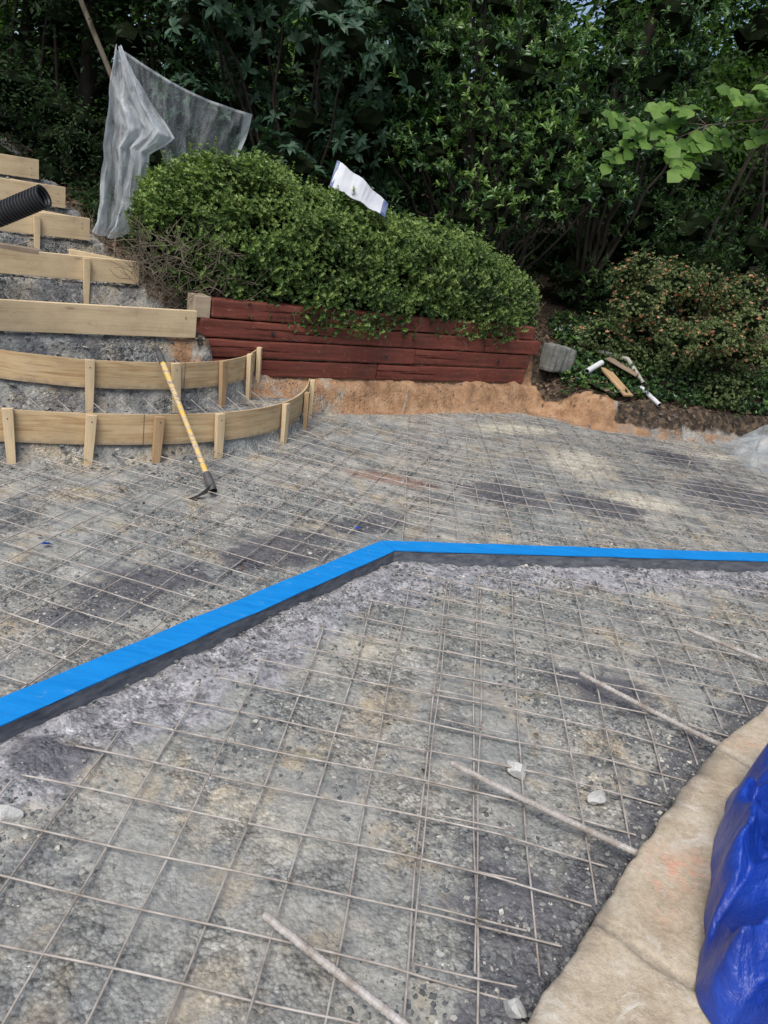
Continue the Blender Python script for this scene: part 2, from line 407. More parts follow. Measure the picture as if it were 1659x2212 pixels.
near_cope=np.where(~under,1-sstep(.03,.24,dpoly(X,Y,COPE)+.2*(fbm(X,Y,7,3,8)-.5)),0)
def blob(cx,cy,rx,ry,rot=0):
    c,sn=math.cos(rot),math.sin(rot); dx=X-cx;dy=Y-cy; a=(dx*c+dy*sn)/rx; b=(-dx*sn+dy*c)/ry
    return np.exp(-(a*a+b*b))
wet=np.zeros_like(X)
for b in [(-.95,2.75,.55,.22,.95),(-.45,3.35,.5,.27,.95),(-.1,3.85,.35,.16,.7),(.75,4.75,.45,.3,0),(1.4,4.85,.45,.3,0),(2.6,5.6,.6,.6,0),(3.0,4.9,.6,.3,0),(2.4,6.5,.4,.35,0),(-2.2,3.1,.6,.3,0),(1.45,2.35,.35,.2,.8),(.95,2.6,.3,.2,0),(.50,1.45,.22,.35,.3),(1.9,2.9,.3,.2,.5)]:
    wet=np.maximum(wet,blob(*b)*.92)
wet=np.maximum(wet,near_cope*.85); wet=np.maximum(wet,darkc*.9); wet=np.maximum(wet,.27)
wet=np.where(inl|inu|left,.5,wet)
tan=np.zeros_like(X)
for b in [(1.45,5.85,.35,.55,-.2),(1.75,5.1,.35,.22,0),(1.0,6.6,.6,.2,.5),(3.1,6.9,.9,.13,.2),(-.6,4.6,.8,.2,.2),(.1,2.6,.5,.35,0),(-.2,1.6,.5,.3,.3),(-1.2,3.4,.4,.2,.3)]:
    tan=np.maximum(tan,blob(*b)*(.85 if b[1]>4.9 else .45))
tan=np.maximum(tan,.12)
rust=np.maximum(blob(0,4.68,.35,.12),blob(.9,1.75,.1,.1)*.5)
clay=np.where((dw>-.22)&(dw<.06)&(sw>-.3)&(sw<wl+.4)|((sw>wl-.4)&(de>-.05)&(de<.42)&(dw<.6)),1.,0.)
clay=np.where((sw<1.2)&(clay>0),.62,clay)  # clay thinned at the wall's left, painting the grey-brown shade there
clay=np.where(side,.3,clay)
clay=np.where((X>2.0)&(clay>0),.50,clay)
litter=np.where((dw>.06)&(sw<=wl+.05)&~left|((sw>wl)&(de>.30)),1.,0.); litter=np.where((np.abs(X)>9)|(Y>12),1.,litter)
litter=np.where((X>2.0)&(de>.08),.75,litter)
litter=np.where(side,.75,litter)
masks=dict(wet=wet,tan=tan,conc=np.maximum(concm*.95,concb*.75),rust=rust,clay=blur(clay,3),litter=blur(litter,3))
ny,nx=X.shape; idx=np.arange(ny*nx).reshape(ny,nx)
Fq=np.stack([idx[:-1,:-1],idx[:-1,1:],idx[1:,1:],idx[1:,:-1]],-1).reshape(-1,4)
np_mesh('ground',np.stack([X,Y,Z],-1).reshape(-1,3),Fq,ground_m,True,attrs={k:v.ravel() for k,v in masks.items()})
def gz(x,y):
    i=np.clip(np.searchsorted(gx,x),1,nx-1); j=np.clip(np.searchsorted(gy,y),1,ny-1); return Z[j,i]

# ---------------------------------------------------------------- loose gravel
ico=np.array([(-1,-.2,-.3),(1,-.1,-.4),(.1,1,-.3),(-.2,-1,-.2),(.2,.1,.8),(-.5,.5,.45),(.55,-.45,.4),(0,0,-.9)])
icf=np.array([(4,5,6),(5,4,2),(4,6,1),(4,1,2),(5,0,3),(5,3,6),(6,3,1),(5,2,0),(7,1,3),(7,3,0),(7,0,2),(7,2,1)])
n=90000
px=rng.uniform(-1.6,2.2,n);py=rng.uniform(.9,4.2,n)
dens=fbm(px,py,2.2,4,31)+.35*np.exp(-(dpoly(px,py,COPE)/.25)**2)
keep=(dens>.44+.22*rng.random(n))&~inpoly(px,py,copP)
px,py=px[keep],py[keep]
ax=rng.uniform(-4,4.2,26000);ay=rng.uniform(3.3,7.4,26000)
k2=(fbm(ax,ay,2.2,4,31)>.5)|inpoly(ax,ay,LOW+[(-1.0,6.1),(-4.6,6.5)])
ax,ay=ax[k2],ay[k2]
sx=rng.uniform(-4.3,-1.1,12000);sy=rng.uniform(4.0,8.2,12000); k3=(sx*SU[0]+sy*SU[1]<2.45); sx,sy=sx[k3],sy[k3]
cx_=rng.uniform(-1.4,3.2,14000);cy_=rng.uniform(.9,4.6,14000); kc=side_of(cx_,cy_)&(dpoly(cx_,cy_,BLUEF)<.10+.25*rng.random(14000)**2); cx_,cy_=cx_[kc],cy_[kc]
bx=np.concatenate([px,ax,sx,cx_]);by=np.concatenate([py,ay,sy,cy_])
bz=gz(bx,by); sz=np.concatenate([.0022+.0085*rng.random(len(px))**2.8,.004+.009*rng.random(len(ax))**2.5,.006+.016*rng.random(len(sx))**2,.003+.008*rng.random(len(cx_))**2.5])
rr_=np.clip(rng.random(len(bx))**1.3,0,1)
scatter('gravel',(ico*np.array([1,.8,.55]),icf),np.stack([bx,by,bz+sz*.1],1),np.stack([rng.normal(size=len(bx))*.25,rng.normal(size=len(bx))*.25,np.ones(len(bx))],1),sz,stone_m,rnd=rr_)

# ---------------------------------------------------------------- welded wire mesh sheets
def wire_sheet(name,origin,heading,u0,u1,v0,v1,inside,zb=.024,sp=.152,r=.0026,seed=0,ragged=.06,zmax=None):
    rg=np.random.default_rng(seed)
    b=np.array([math.sin(heading),math.cos(heading)]);a=np.array([b[1],-b[0]]);o=np.array(origin,float)
    parts=[]
    def run(dirv,start,L,off):
        m=int(L/.05)+1; t=np.linspace(0,L,m); P=start[None,:]+dirv[None,:]*t[:,None]
        nrm=np.array([-dirv[1],dirv[0]]); ph=rg.random()*6; am=.004+.006*rg.random()
        P=P+nrm[None,:]*(am*np.sin(t*2.2+ph)+.002*np.sin(t*9+ph))[:,None]
        z=np.array([gz(p[0],p[1]) for p in P]); 
        if zmax is not None: z=np.minimum(z,zmax)
        z=np.convolve(np.pad(z,6,mode='edge'),np.ones(13)/13,'valid')
        zz=z+zb+off+.006*np.sin(t*1.7+ph*2)+.003*np.sin(t*5.1+ph)
        ins=inside(P[:,0],P[:,1]); 
        i=0
        while i<m:
            if ins[i]:
                j=i
                while j+1<m and ins[j+1]: j+=1
                if j-i>3:
                    Q=np.column_stack([P[i:j+1],zz[i:j+1]])
                    parts.append(tube_arrays(Q,r,5))
                i=j+1
            else: i+=1
    for u in np.arange(u0,u1,sp):
        e1=rg.uniform(-ragged,ragged);e2=rg.uniform(-ragged,ragged)
        run(b,o+a*(u+rg.uniform(-.005,.005))+b*(v0+e1),v1-v0-e1+e2,0)
    for v in np.arange(v0,v1,sp):
        e1=rg.uniform(-ragged,ragged);e2=rg.uniform(-ragged,ragged)
        run(a,o+b*(v+rg.uniform(-.005,.005))+a*(u0+e1),u1-u0-e1+e2,2*r*.95)
    if parts: return tubes(name,parts,wire_m)
def front_in(x,y):
    d=dpoly(x,y,BLUEF); return side_of(x,y)&(d>.17)&~inpoly(x,y,copP)&(dpoly(x,y,COPE)>.02)
wire_sheet('steel_mesh',(.385,1.54),rad(3.2),-.152*12,.152*16,-.152*6,.152*20,front_in,seed=1,zmax=.02,r=.0030)
wire_sheet('steel_mesh',(.398,1.548),rad(3.35),-.152,.152*.6,-.152*2,.152*12,front_in,zb=.031,seed=2,ragged=.02,zmax=.02)
LP=LOW+[(-1.0,6.1),(-4.6,6.5)]
def back_in(x,y):
    dwv=(x-WA[0])*wn[0]+(y-WA[1])*wn[1]
    return (~side_of(x,y))&(dpoly(x,y,BLUEF)>.16)&(dwv<-.26)&(y<np.interp(x,[p[0] for p in EDGE],[p[1] for p in EDGE])-.10)&~inpoly(x,y,LP)&(y>.3)
wire_sheet('steel_mesh',(-1.6,3.2),rad(13.4),-2.8,1.70,-2.4,2.9,back_in,seed=4,zmax=.015,r=.0029)
wire_sheet('steel_mesh',(.4,5.0),rad(-1.0),-.152*2,.152*26,-2.0,2.7,back_in,zb=.028,seed=5,zmax=.015,r=.0029)
wire_sheet('steel_mesh',(-2.0,5.0),rad(35),-1.6,1.4,-1.2,1.0,lambda x,y:inpoly(x,y,LP)&(dpoly(x,y,LOW)>.05)&(x*SN[0]+y*SN[1]<5.05)&(dpoly(x,y,UPP)>.04),seed=7)
wire_sheet('steel_mesh',(-2.6,6.0),rad(41),-2.0,.95,-1.5,1.6,lambda x,y:(x*SU[0]+y*SU[1]<2.4)&(x*SN[0]+y*SN[1]>5.2)&(np.abs(x*SN[0]+y*SN[1]-6.09)>.06),seed=8)
# tie wires twisted round a few crossings
parts=[]
for _ in range(26):
    u_=.152*rng.integers(-8,10); v_=.152*rng.integers(-2,10); h_=rad(3.2)
    x=.385+math.cos(h_)*u_+math.sin(h_)*v_; y=1.54-math.sin(h_)*u_+math.cos(h_)*v_
    if not front_in(np.array([x]),np.array([y]))[0]: continue
    t=np.linspace(0,1,12); an=rng.random()*6
    P=np.column_stack([x+.009*np.cos(t*9+an)+.012*t*math.cos(an),y+.009*np.sin(t*9+an)+.012*t*math.sin(an),.036+.012*t])
    parts.append(tube_arrays(P,.0012,4))
tubes('tie_wires',parts,twig_m)

# ---------------------------------------------------------------- blue taped form
def prism_strip(name,front,back,z0,z1,mat,parent):
    V=[];n=len(front)
    for i,((fx,fy),(bx_,by_)) in enumerate(zip(front,back)):
        w_=.0018*math.sin(i*.9)+.0012*math.sin(i*2.3); V+=[(fx,fy,z0),(fx,fy,z1+w_),(bx_,by_,z1+w_*.5),(bx_,by_,z0)]
    F=[]
    for i in range(n-1):
        for j in range(4): F.append((i*4+j,i*4+(j+1)%4,(i+1)*4+(j+1)%4,(i+1)*4+j))
    F.append((0,3,2,1)); F.append(((n-1)*4,(n-1)*4+1,(n-1)*4+2,(n-1)*4+3))
    return np_mesh(name,V,F,mat,False,parent)
bf=empty('blue_taped_edge_form')
def offs(pl,d):
    out=[]
    for i,p in enumerate(pl):
        p=np.array(p,float); ds=[]
        if i>0: t=np.array(pl[i])-np.array(pl[i-1]); ds.append(t/np.linalg.norm(t))
        if i<len(pl)-1: t=np.array(pl[i+1])-np.array(pl[i]); ds.append(t/np.linalg.norm(t))
        ns=[np.array([-t[1],t[0]]) for t in ds]; m=sum(ns); m/=np.linalg.norm(m); k=d/np.dot(m,ns[0]); out.append(tuple(p+m*k))
    return out
full=[(-2.2,-.24),(.08,3.40),(4.6,4.955)]
bk=offs(full,.105); 
lip_f=[np.array(p) for p in offs(full,-.004)]; lip_b=[np.array(p) for p in offs(full,.108)]
def subdiv(a,b,k=70): return [tuple(a+(b-a)*t) for t in np.linspace(0,1,k)]
cf=[np.array(p) for p in full]; cb=[np.array(p) for p in bk]
def wob(pl,a=.0016,sd=0): return [(x+a*math.sin(i*.7+sd),y+a*math.cos(i*1.1+sd)) for i,(x,y) in enumerate(pl)]
prism_strip('core_board_a',subdiv(cf[0],cf[1]),subdiv(cb[0],cb[1]),-.03,.068,darkedge,bf)
prism_strip('core_board_b',subdiv(cf[1]+[.001,.0004],cf[2]),subdiv(cb[1]+[.001,.0004],cb[2]),-.03,.068,darkedge,bf)
d=np.array([.0016,.0006])
prism_strip('tape_top_a',wob(subdiv(lip_f[0],lip_f[1])),wob(subdiv(lip_b[0],lip_b[1]),sd=2),.0705,.0745,tape_m,bf)
prism_strip('tape_top_b',wob(subdiv(lip_f[1]+d,lip_f[2])),wob(subdiv(lip_b[1]+d,lip_b[2]),sd=2),.0712,.0752,tape_m,bf)

# ---------------------------------------------------------------- coping + joint
def coping():
    pl=COPE[::-1]; pl=[np.array(p,float) for p in pl]
    res=[pl[0]]
    for a,b in zip(pl[:-1],pl[1:]):
        k=max(1,int(np.linalg.norm(b-a)/.012)); res+=[a+(b-a)*t/k for t in range(1,k+1)]
    R=np.array(res); T=np.gradient(R,axis=0);T/=np.linalg.norm(T,axis=1,keepdims=True)
    for _ in range(40): T[1:-1]=(T[:-2]+T[1:-1]+T[2:])/3
    Nn=np.stack([T[:,1],-T[:,0]],1)
    jag=.022*(fbm(R[:,0],R[:,1],14,4,5)-.5)
    L=np.concatenate([[0],np.cumsum(np.linalg.norm(np.diff(R,axis=0),axis=1))])
    ds=[0,0,.004,.010]+list(np.linspace(.02,.62,60))+[.62]
    zs=[-.05,.068,.078,.082]+[.083]*60+[-.05]
    V=[];pa=[];stn=[]
    jl=L[np.argmin(np.hypot(R[:,0]-.66,R[:,1]-1.41))]
    for d_,z_ in zip(ds,zs):
        p=R+Nn*(d_+jag*(1 if d_<.03 else 0))[:,None]
        zz=np.full(len(R),z_)+(.004*(fbm(p[:,0],p[:,1],16,4,2)-.5) if z_>.05 else 0)
        jw=[jl,jl+.98,jl-.95]
        if z_>.05:
            for jj in jw: zz=zz-.014*np.exp(-((L-jj-.006*np.sin(d_*30))/.010)**2)
        V.append(np.column_stack([p,zz]))
        pa.append(np.maximum.reduce([np.exp(-(((p[:,0]-.93)/.10)**2+((p[:,1]-1.62)/.07)**2)),np.exp(-(((p[:,0]-1.33)/.05)**2+((p[:,1]-2.25)/.04)**2))*.9,np.exp(-(((p[:,0]-.84)/.03)**2+((p[:,1]-1.52)/.09)**2))*.8]))
        stn.append(np.exp(-(d_/.03)**2)*np.clip(fbm(p[:,0],p[:,1],3,3,6)*2.4-.7,0,1)+np.maximum.reduce([np.exp(-((L-jj-.006*np.sin(d_*30))/.009)**2) for jj in jw])*1.0)
    V=np.array(V); a,b=V.shape[:2]; ii=np.arange(a*b).reshape(a,b)
    F=np.stack([ii[:-1,:-1],ii[1:,:-1],ii[1:,1:],ii[:-1,1:]],-1).reshape(-1,4)
    np_mesh('stone_coping',V.reshape(-1,3),F,coping_m,True,attrs=dict(paint=np.array(pa).ravel(),stain=np.clip(np.array(stn).ravel(),0,1)))
coping()
deck=[(.62,.1),(.80,.55),(1.02,1.0),(1.4,1.5),(1.75,1.95),(2.1,2.35),(2.9,2.9)]
V=[(x,y,.02) for x,y in deck]+[(7,2.9,.02),(7,.1,.02)]
me=bpy.data.meshes.new('pool_deck');me.from_pydata(V,[],[list(range(len(V)))[::-1]]);me.materials.append(coping_m)
link(bpy.data.objects.new('pool_deck',me))

# ---------------------------------------------------------------- rebar
def rebar(a,b,r=.0088,name='rebar'):
    a=np.array(a);b=np.array(b);L=np.linalg.norm(b-a);m=int(L/.005);t=np.linspace(0,1,m)
    P=a+(b-a)*t[:,None]; P[:,2]+=-.004*np.sin(t*3)
    R=np.where(np.arange(m)%3==0,r*1.24,r); R[0]=r*.2;R[-1]=r*.2
    tubes(name,[tube_arrays(P,R,10)],rebar_m,None,False)
rebar((.32,1.92,.062),(.875,1.665,.052))
rebar((.83,2.57,.062),(1.30,2.245,.050))
rebar((1.41,3.10,.062),(2.0,2.78,.050))
rebar((-.12,1.29,.062),(.40,.985,.052))
rebar((1.23,5.13,-.05),(1.235,5.12,.115),.006)
rebar((2.35,6.1,-.05),(2.36,6.1,.10),.006)
rebar((.02,6.52,.0),(.03,6.5,.2),.006)

# ---------------------------------------------------------------- curved forms
def resample(pl,step):
    P=np.array(pl,float); out=[]
    for i in range(len(P)-1):
        p0=P[max(i-1,0)];p1=P[i];p2=P[i+1];p3=P[min(i+2,len(P)-1)]
        k=max(2,int(np.linalg.norm(p2-p1)/step))
        for t in np.arange(k)/k:
            out.append(.5*((2*p1)+(-p0+p2)*t+(2*p0-5*p1+4*p2-p3)*t*t+(-p0+3*p1-3*p2+p3)*t**3))
    out.append(P[-1]); return np.array(out)
def mat_plyuv():
    m=M('plywood_strip',.72,.15)
    def uvc(sc):
        mp=m.n('ShaderNodeMapping'); mp.inputs['Scale'].default_value=sc; m.l(m.tc.outputs['UV'],mp.inputs[0]); return mp.outputs[0]
    w=m.n('ShaderNodeTexNoise',Scale=2.0,Detail=6.0,Roughness=.65,Distortion=1.6); m.l(uvc((1.0,14,1)),w.inputs['Vector'])
    col=m.ramp(w.outputs['Fac'],[(.3,(.40,.245,.12)),(.5,(.62,.45,.25)),(.7,(.68,.53,.33))])
    fine=m.noise(uvc((3,120,1)),2,3); col=m.mix(.35,col,m.ramp(fine,[(.3,.6),(.7,1.0)]),'MULTIPLY')
    bl=m.noise(uvc((1.5,3,1)),1.5,5,.7); col=m.mix(.6,col,m.ramp(bl,[(.35,.6),(.6,1.0)]),'MULTIPLY')
    sep=m.n('ShaderNodeSeparateXYZ'); m.l(m.tc.outputs['UV'],sep.inputs[0])
    mud=m.math('ADD',m.math('MULTIPLY',sep.outputs[1],-12.0),m.noise(uvc((12,12,1)),2,5)); col=m.mix(m.ramp(mud,[(.15,0.0),(.5,.55)]),col,(.20,.17,.14))
    jt=m.math('ABSOLUTE',m.math('SUBTRACT',sep.outputs[0],3.32)); col=m.mix(m.ramp(jt,[(.0,1.0),(.004,.0)]),col,(.06,.045,.03))
    m.color(col); m.bump(fine,.2,.002); return m.m
ply_uv=mat_plyuv()
def np_nail(p,e):
    bm=bmesh.new(); bmesh.ops.create_uvsphere(bm,u_segments=8,v_segments=5,radius=.004)
    me=bpy.data.meshes.new('nail');bm.to_mesh(me);bm.free();me.materials.append(nail_m)
    o=bpy.data.objects.new('nail',me);o.location=p;link(o,e)
def curved(name,pl,z0,z1,stakes,zs):
    e=empty(name)
    R=resample(pl,.04); T=np.gradient(R,axis=0);T/=np.linalg.norm(T,axis=1,keepdims=True); N=np.stack([T[:,1],-T[:,0]],1)
    L=np.concatenate([[0],np.cumsum(np.linalg.norm(np.diff(R,axis=0),axis=1))])
    th=.010
    rings=[]
    for off,z in ((0,z0),(0,z1),(-th,z1),(-th,z0)):
        rings.append(np.column_stack([R+N*off,np.full(len(R),z)+.006*np.sin(L*1.3)]))
    V=np.stack(rings,1); n_=len(R); V=V.reshape(-1,3)
    F=[(i*4+j,i*4+(j+1)%4,(i+1)*4+(j+1)%4,(i+1)*4+j) for i in range(n_-1) for j in range(4)]
    F.append((0,1,2,3)); F.append(((n_-1)*4+3,(n_-1)*4+2,(n_-1)*4+1,(n_-1)*4))
    o=np_mesh('plywood_panel',V,F,None,False,e)
    uv=o.data.uv_layers.new(name='UVMap'); li=np.zeros(len(o.data.loops),dtype=np.int32); o.data.loops.foreach_get('vertex_index',li)
    ring=li//4; k=li%4
    u=L[ring]; v=np.where((k==1)|(k==2),z1-z0,0.)+np.where(k>=2,.01,0)
    uv.data.foreach_set('uv',np.column_stack([u,v]).astype(np.float32).ravel())
    o.data.materials.append(ply_uv)
    for i,(bx_,by_,lean,lz) in enumerate(stakes):
        j=np.argmin(np.hypot(R[:,0]-bx_,R[:,1]-by_)); c=R[j]+N[j]*.021
        zb=zs-.02
        t=T[j]; a=(c[0]+t[0]*lean,c[1]+t[1]*lean,zb-.04); b=(c[0],c[1],z1+lz)
        a=(a[0]+N[j][0]*.02,a[1]+N[j][1]*.02,a[2])
        beam('stake_%d'%(i+1),b,a,.034,.056,stakew if i%3 else oldstake,e,.002,up=(t[0],t[1],0),taper=.75)
        np_nail((b[0]+N[j][0]*.019,b[1]+N[j][1]*.019,z1-.04),e)
    return e
curved('curved_plywood_form',LOW,.105,.285,[(-2.75,3.65,.01,.0),(-2.05,3.93,.02,.012),(-1.69,4.10,-.02,-.005),(-1.38,4.3,-.02,-.01),(-1.10,4.56,.0,-.004),(-.79,5.05,-.01,-.004),(-.71,5.5,.0,-.01),(-.725,5.86,-.02,.01)],0)
curved('curved_plywood_form',UPP,.285,.458,[(-2.9,4.44,0,0),(-1.92,4.62,.0,.004),(-1.51,4.92,.02,.0),(-1.26,5.26,.0,.0),(-1.165,5.56,.0,.01),(-1.15,5.82,.0,.02)],.13)

def board(L0,L1,ztop,h,stakes=(),ret=None,thick=.036,name='wooden_board_form'):
    e=empty(name)
    a=np.array(L0);b=np.array(L1)
    beam('board',(a[0],a[1],ztop-h/2),(b[0],b[1],ztop-h/2),thick,h,pine,e,.003)
    u=(b-a)/np.linalg.norm(b-a); nrm=np.array([u[1],-u[0]])
    for t,lz in stakes:
        c=a+(b-a)*t+nrm*.037
        beam('stake',(c[0],c[1],ztop+lz),(c[0]+nrm[0]*.01,c[1]+nrm[1]*.01,ztop-h-.17),.034,.05,stakew,e,.002,up=(u[0],u[1],0),taper=.7)
    for sx_ in (.03,.97,.03,.97):
        c=a+(b-a)*sx_+nrm*.019; np_nail((c[0],c[1],ztop-.04-.1*random.random()),e)
    if ret is not None:
        c=b-u*.02; d_=c+(-nrm)*ret[0]+u*ret[1]
        d0=c-nrm*.025
        beam('return_board',(d0[0],d0[1],ztop-h/2-.004),(d_[0],d_[1],ztop-h/2-.004),.03,h-.01,pine,e,.003)
    return e
board((-3.60,3.72),(-1.535,5.50),.72,.188)
board((-3.7,4.99),(-2.20,6.19),.915,.172,[(.79,-.01)],(.55,-.35))
board((-4.5,5.47),(-2.85,6.80),1.135,.178,[(.80,-.03)],(.5,-.3))
board((-4.9,5.77),(-3.24,7.20),1.335,.175,[(.9,-.02)],(.5,-.3))
board((-5.3,6.2),(-3.67,7.60),1.52,.17,(),(.5,-.3))
rp=empty('red_wooden_post')
beam('post',(-2.97,5.25,.3),(-2.97,5.25,.955),.14,.14,red,rp,.006)
beam('post_lower',(-2.50,4.56,.2),(-2.50,4.56,.735),.14,.14,red,rp,.006)
beam('weathered_plank',(-3.3,5.1,.98),(-2.66,5.50,.94),.10,.03,oldwood,None,.002,seg=6,jit=.003)

# ---------------------------------------------------------------- retaining wall
tw=empty('timber_retaining_wall')
def timber(nm,s0,s1,z0,h,dep=.14,push=0,mat=red,drop=.004):
    a=WA+wu*s0+wn*(dep/2-push);b=WA+wu*s1+wn*(dep/2-push)
    zc=z0+h/2
    return beam(nm,(a[0],a[1],zc),(b[0],b[1],zc-drop),dep,h-.009,mat,tw,.012,seg=int((s1-s0)/.06)+1,jit=.0022)
timber('course_4_top',.06,2.95,.665,.135,push=-.012,drop=.012); timber('course_4_top_b',2.96,3.32,.652,.130,push=-.02)
timber('course_3',-.02,2.7,.525,.138,drop=.008); timber('course_3_b',2.706,3.40,.519,.136,push=.006)
timber('course_2',-.03,1.92,.385,.138,push=.010); timber('course_2_b',1.926,3.31,.382,.138,push=-.004,drop=.006)
timber('course_1',.0,1.55,.243,.138,push=.004); timber('course_1_b',1.556,3.27,.240,.138,push=.008)
endgrain=mat_wood('sawn_timber_end',(.20,.15,.10),(.42,.34,.24),False,4)
c=WA+wu*(-.035)+wn*.10
beam('sawn_end_block',(c[0]-.035*wu[0],c[1]-.035*wu[1],.735),(c[0]+.085*wu[0],c[1]+.085*wu[1],.735),.15,.15,endgrain,tw,.004)
for s_,z_ in ((1.35,.745),(1.62,.44),(3.02,.73),(2.9,.44),(.55,.58)):
    p=WA+wu*s_-wn*.008
    beam('spike_hole',(p[0]-wu[0]*.014,p[1]-wu[1]*.014,z_),(p[0]+wu[0]*.014,p[1]+wu[1]*.014,z_),.010,.024,black_m,tw,.003)
parts=[]
for s_ in (1.05,1.5,2.3,2.42,2.9,.7,1.9):
    p=WA+wu*s_-wn*.02; z_=.80; pts=[]
    for k in range(7): pts.append([p[0]+rng.normal()*.008+wu[0]*.01*k*rng.normal(),p[1]+rng.normal()*.004,z_]); z_-=rng.uniform(.02,.07)
    parts.append(tube_arrays(np.array(pts),np.linspace(.0025,.001,7),4))
tubes('hanging_rootlets',parts,twig_m,tw)

# ---------------------------------------------------------------- digging hoe
def tool():
    e=empty('grubbing_hoe')
    a=np.array([-.945,3.90,.055]);b=np.array([-1.50,4.70,.50])
    t=np.linspace(0,1,30)[:,None]; P=a+(b-a)*t; R=np.interp(t[:,0],[0,.05,.5,.93,1],[.019,.017,.0155,.019,.018])
    tubes('handle',[tube_arrays(P,R,12)],handle_m,e)
    d_=(b-a)/np.linalg.norm(b-a)
    Q=np.array([b-d_*.02,b+d_*.06,b+d_*.12,b+d_*.17]); tubes('bare_tip',[tube_arrays(Q,[.020,.021,.017,.004],12)],steel_dark,e)
    S=np.array([a+d_*.09,a+d_*.02,a-d_*.045]); tubes('socket',[tube_arrays(S,[.021,.026,.022],12)],steel_dark,e)
    V=[];F=[];n_=9
    side_=np.array([.35,.93,0.]);side_/=np.linalg.norm(side_)
    c0=a-d_*.02
    for i in range(n_):
        s_=i/(n_-1); ang=s_*1.5
        c=c0+np.array([.024*math.sin(ang),-.05*math.sin(ang),0])+np.array([-.10*s_,-.045*s_,-.045*math.sin(ang)])
        w=.02+.035*s_; th=.010*(1-s_)+.003
        for sy,szz in((-1,-1),(1,-1),(1,1),(-1,1)): V.append(c+side_*w*sy*.8+np.array([0,0,th*szz+.012]))
    for i in range(n_-1):
        for j in range(4): F.append((i*4+j,i*4+(j+1)%4,(i+1)*4+(j+1)%4,(i+1)*4+j))
    F.append((3,2,1,0));F.append(((n_-1)*4,(n_-1)*4+1,(n_-1)*4+2,(n_-1)*4+3))
    np_mesh('blade',V,F,steel_dark,False,e)
tool()

# ---------------------------------------------------------------- corrugated pipe
def corr():
    ctrl=[(-2.00,4.20,1.365),(-2.23,4.22,1.245),(-2.6,4.27,1.06),(-3.1,4.35,.83),(-3.8,4.5,.6),(-4.6,4.7,.45)]
    C=np.array(ctrl); t=np.linspace(0,len(C)-1,420); P=np.stack([np.interp(t,range(len(C)),C[:,k]) for k in range(3)],1)
    for _ in range(30): P[1:-1]=(P[:-2]+P[1:-1]*2+P[2:])/4
    R=.054+.005*np.sign(np.sin(np.arange(420)*1.05)); R[:2]=.0590
    P2=P[:60]; R2=np.full(60,.049)+.003*np.sin(np.arange(60)*1.05)
    e=empty('corrugated_drain_pipe')
    tubes('outer_wall',[tube_arrays(P[::-1],R[::-1],28)],black_m,e,False); tubes('inner_wall',[tube_arrays(P2,R2,28)],black_m,e,True)
    tubes('rim',[tube_arrays(np.array([P[0]+(P[0]-P[1])*.3,P[0]]),[.049,.059],28)],black_m,e,False)
corr()

# ---------------------------------------------------------------- tarp
def tarp():
    OL=[(3.0,2.50),(2.2,2.30),(1.7,2.18),(1.40,2.09),(1.25,2.03),(1.16,1.92),(1.08,1.76),(1.00,1.60),(.93,1.44),(.87,1.33),(.845,1.25),(.87,1.17),(.93,1.08),(.98,.98),(1.04,.82),(1.2,.5)]
    R=resample(OL,.008); T=np.gradient(R,axis=0);T/=np.linalg.norm(T,axis=1,keepdims=True)
    for _ in range(25): T[1:-1]=(T[:-2]+T[1:-1]+T[2:])/3
    n_=len(R); L=np.concatenate([[0],np.cumsum(np.linalg.norm(np.diff(R,axis=0),axis=1))])
    Nn=np.stack([-T[:,1],T[:,0]],1)
    if np.mean((np.array([2.4,1.3])-R)*Nn)<0: Nn=-Nn
    tgt=np.column_stack([np.full(n_,2.9),R[:,1]*.8+.25])
    m=250; v=np.linspace(0,1,m)**1.9
    G=np.zeros((n_,m,3))
    for j,vv in enumerate(v):
        P=R+(tgt-R)*vv; dist=np.linalg.norm(P-R,axis=1); x,y=P[:,0],P[:,1]
        amp=np.interp(L,[0,.9,1.7,2.0,2.3,2.6,2.85,3.4],[.24,.28,.32,.31,.27,.23,.18,.16])
        edge=np.clip(dist/.065,0,1)**.75
        c1=crumple(x,y,2.8,11,6,.25); c2=crumple(x+y*.4,y,7.5,5,6,.1)
        ph=(x*.83-y*.5)*7.5+2.2*(fbm(x,y,2.0,2,41)-.5); ridge=np.abs((ph%1)-.5)*2
        z=.088+edge*(amp*(.40+.45*ridge+.95*(c1-.5))+.085*(c2-.5))
        z-=.24*np.exp(-(((x-1.05)/.045)**2+((y-1.20)/.13)**2))
        z=np.maximum(z,.086+.014*c2*np.clip(dist/.02,0,1))
        lat=.03*np.sin(np.clip(dist/.12,0,1)*math.pi)*(2*crumple(L,z*0+.3,6.,3,5)-.2)
        jg=.045*(crumple(L,L*0,5.,8,5)-.5)
        P=P-Nn*(lat+jg*np.exp(-dist/.1))[:,None]
        G[:,j,:2]=P; G[:,j,2]=z
    ii=np.arange(n_*m).reshape(n_,m); F=np.stack([ii[:-1,:-1],ii[:-1,1:],ii[1:,1:],ii[1:,:-1]],-1).reshape(-1,4)
    np_mesh('blue_tarp',G.reshape(-1,3),F[:,::-1],tarp_m,True)
tarp()

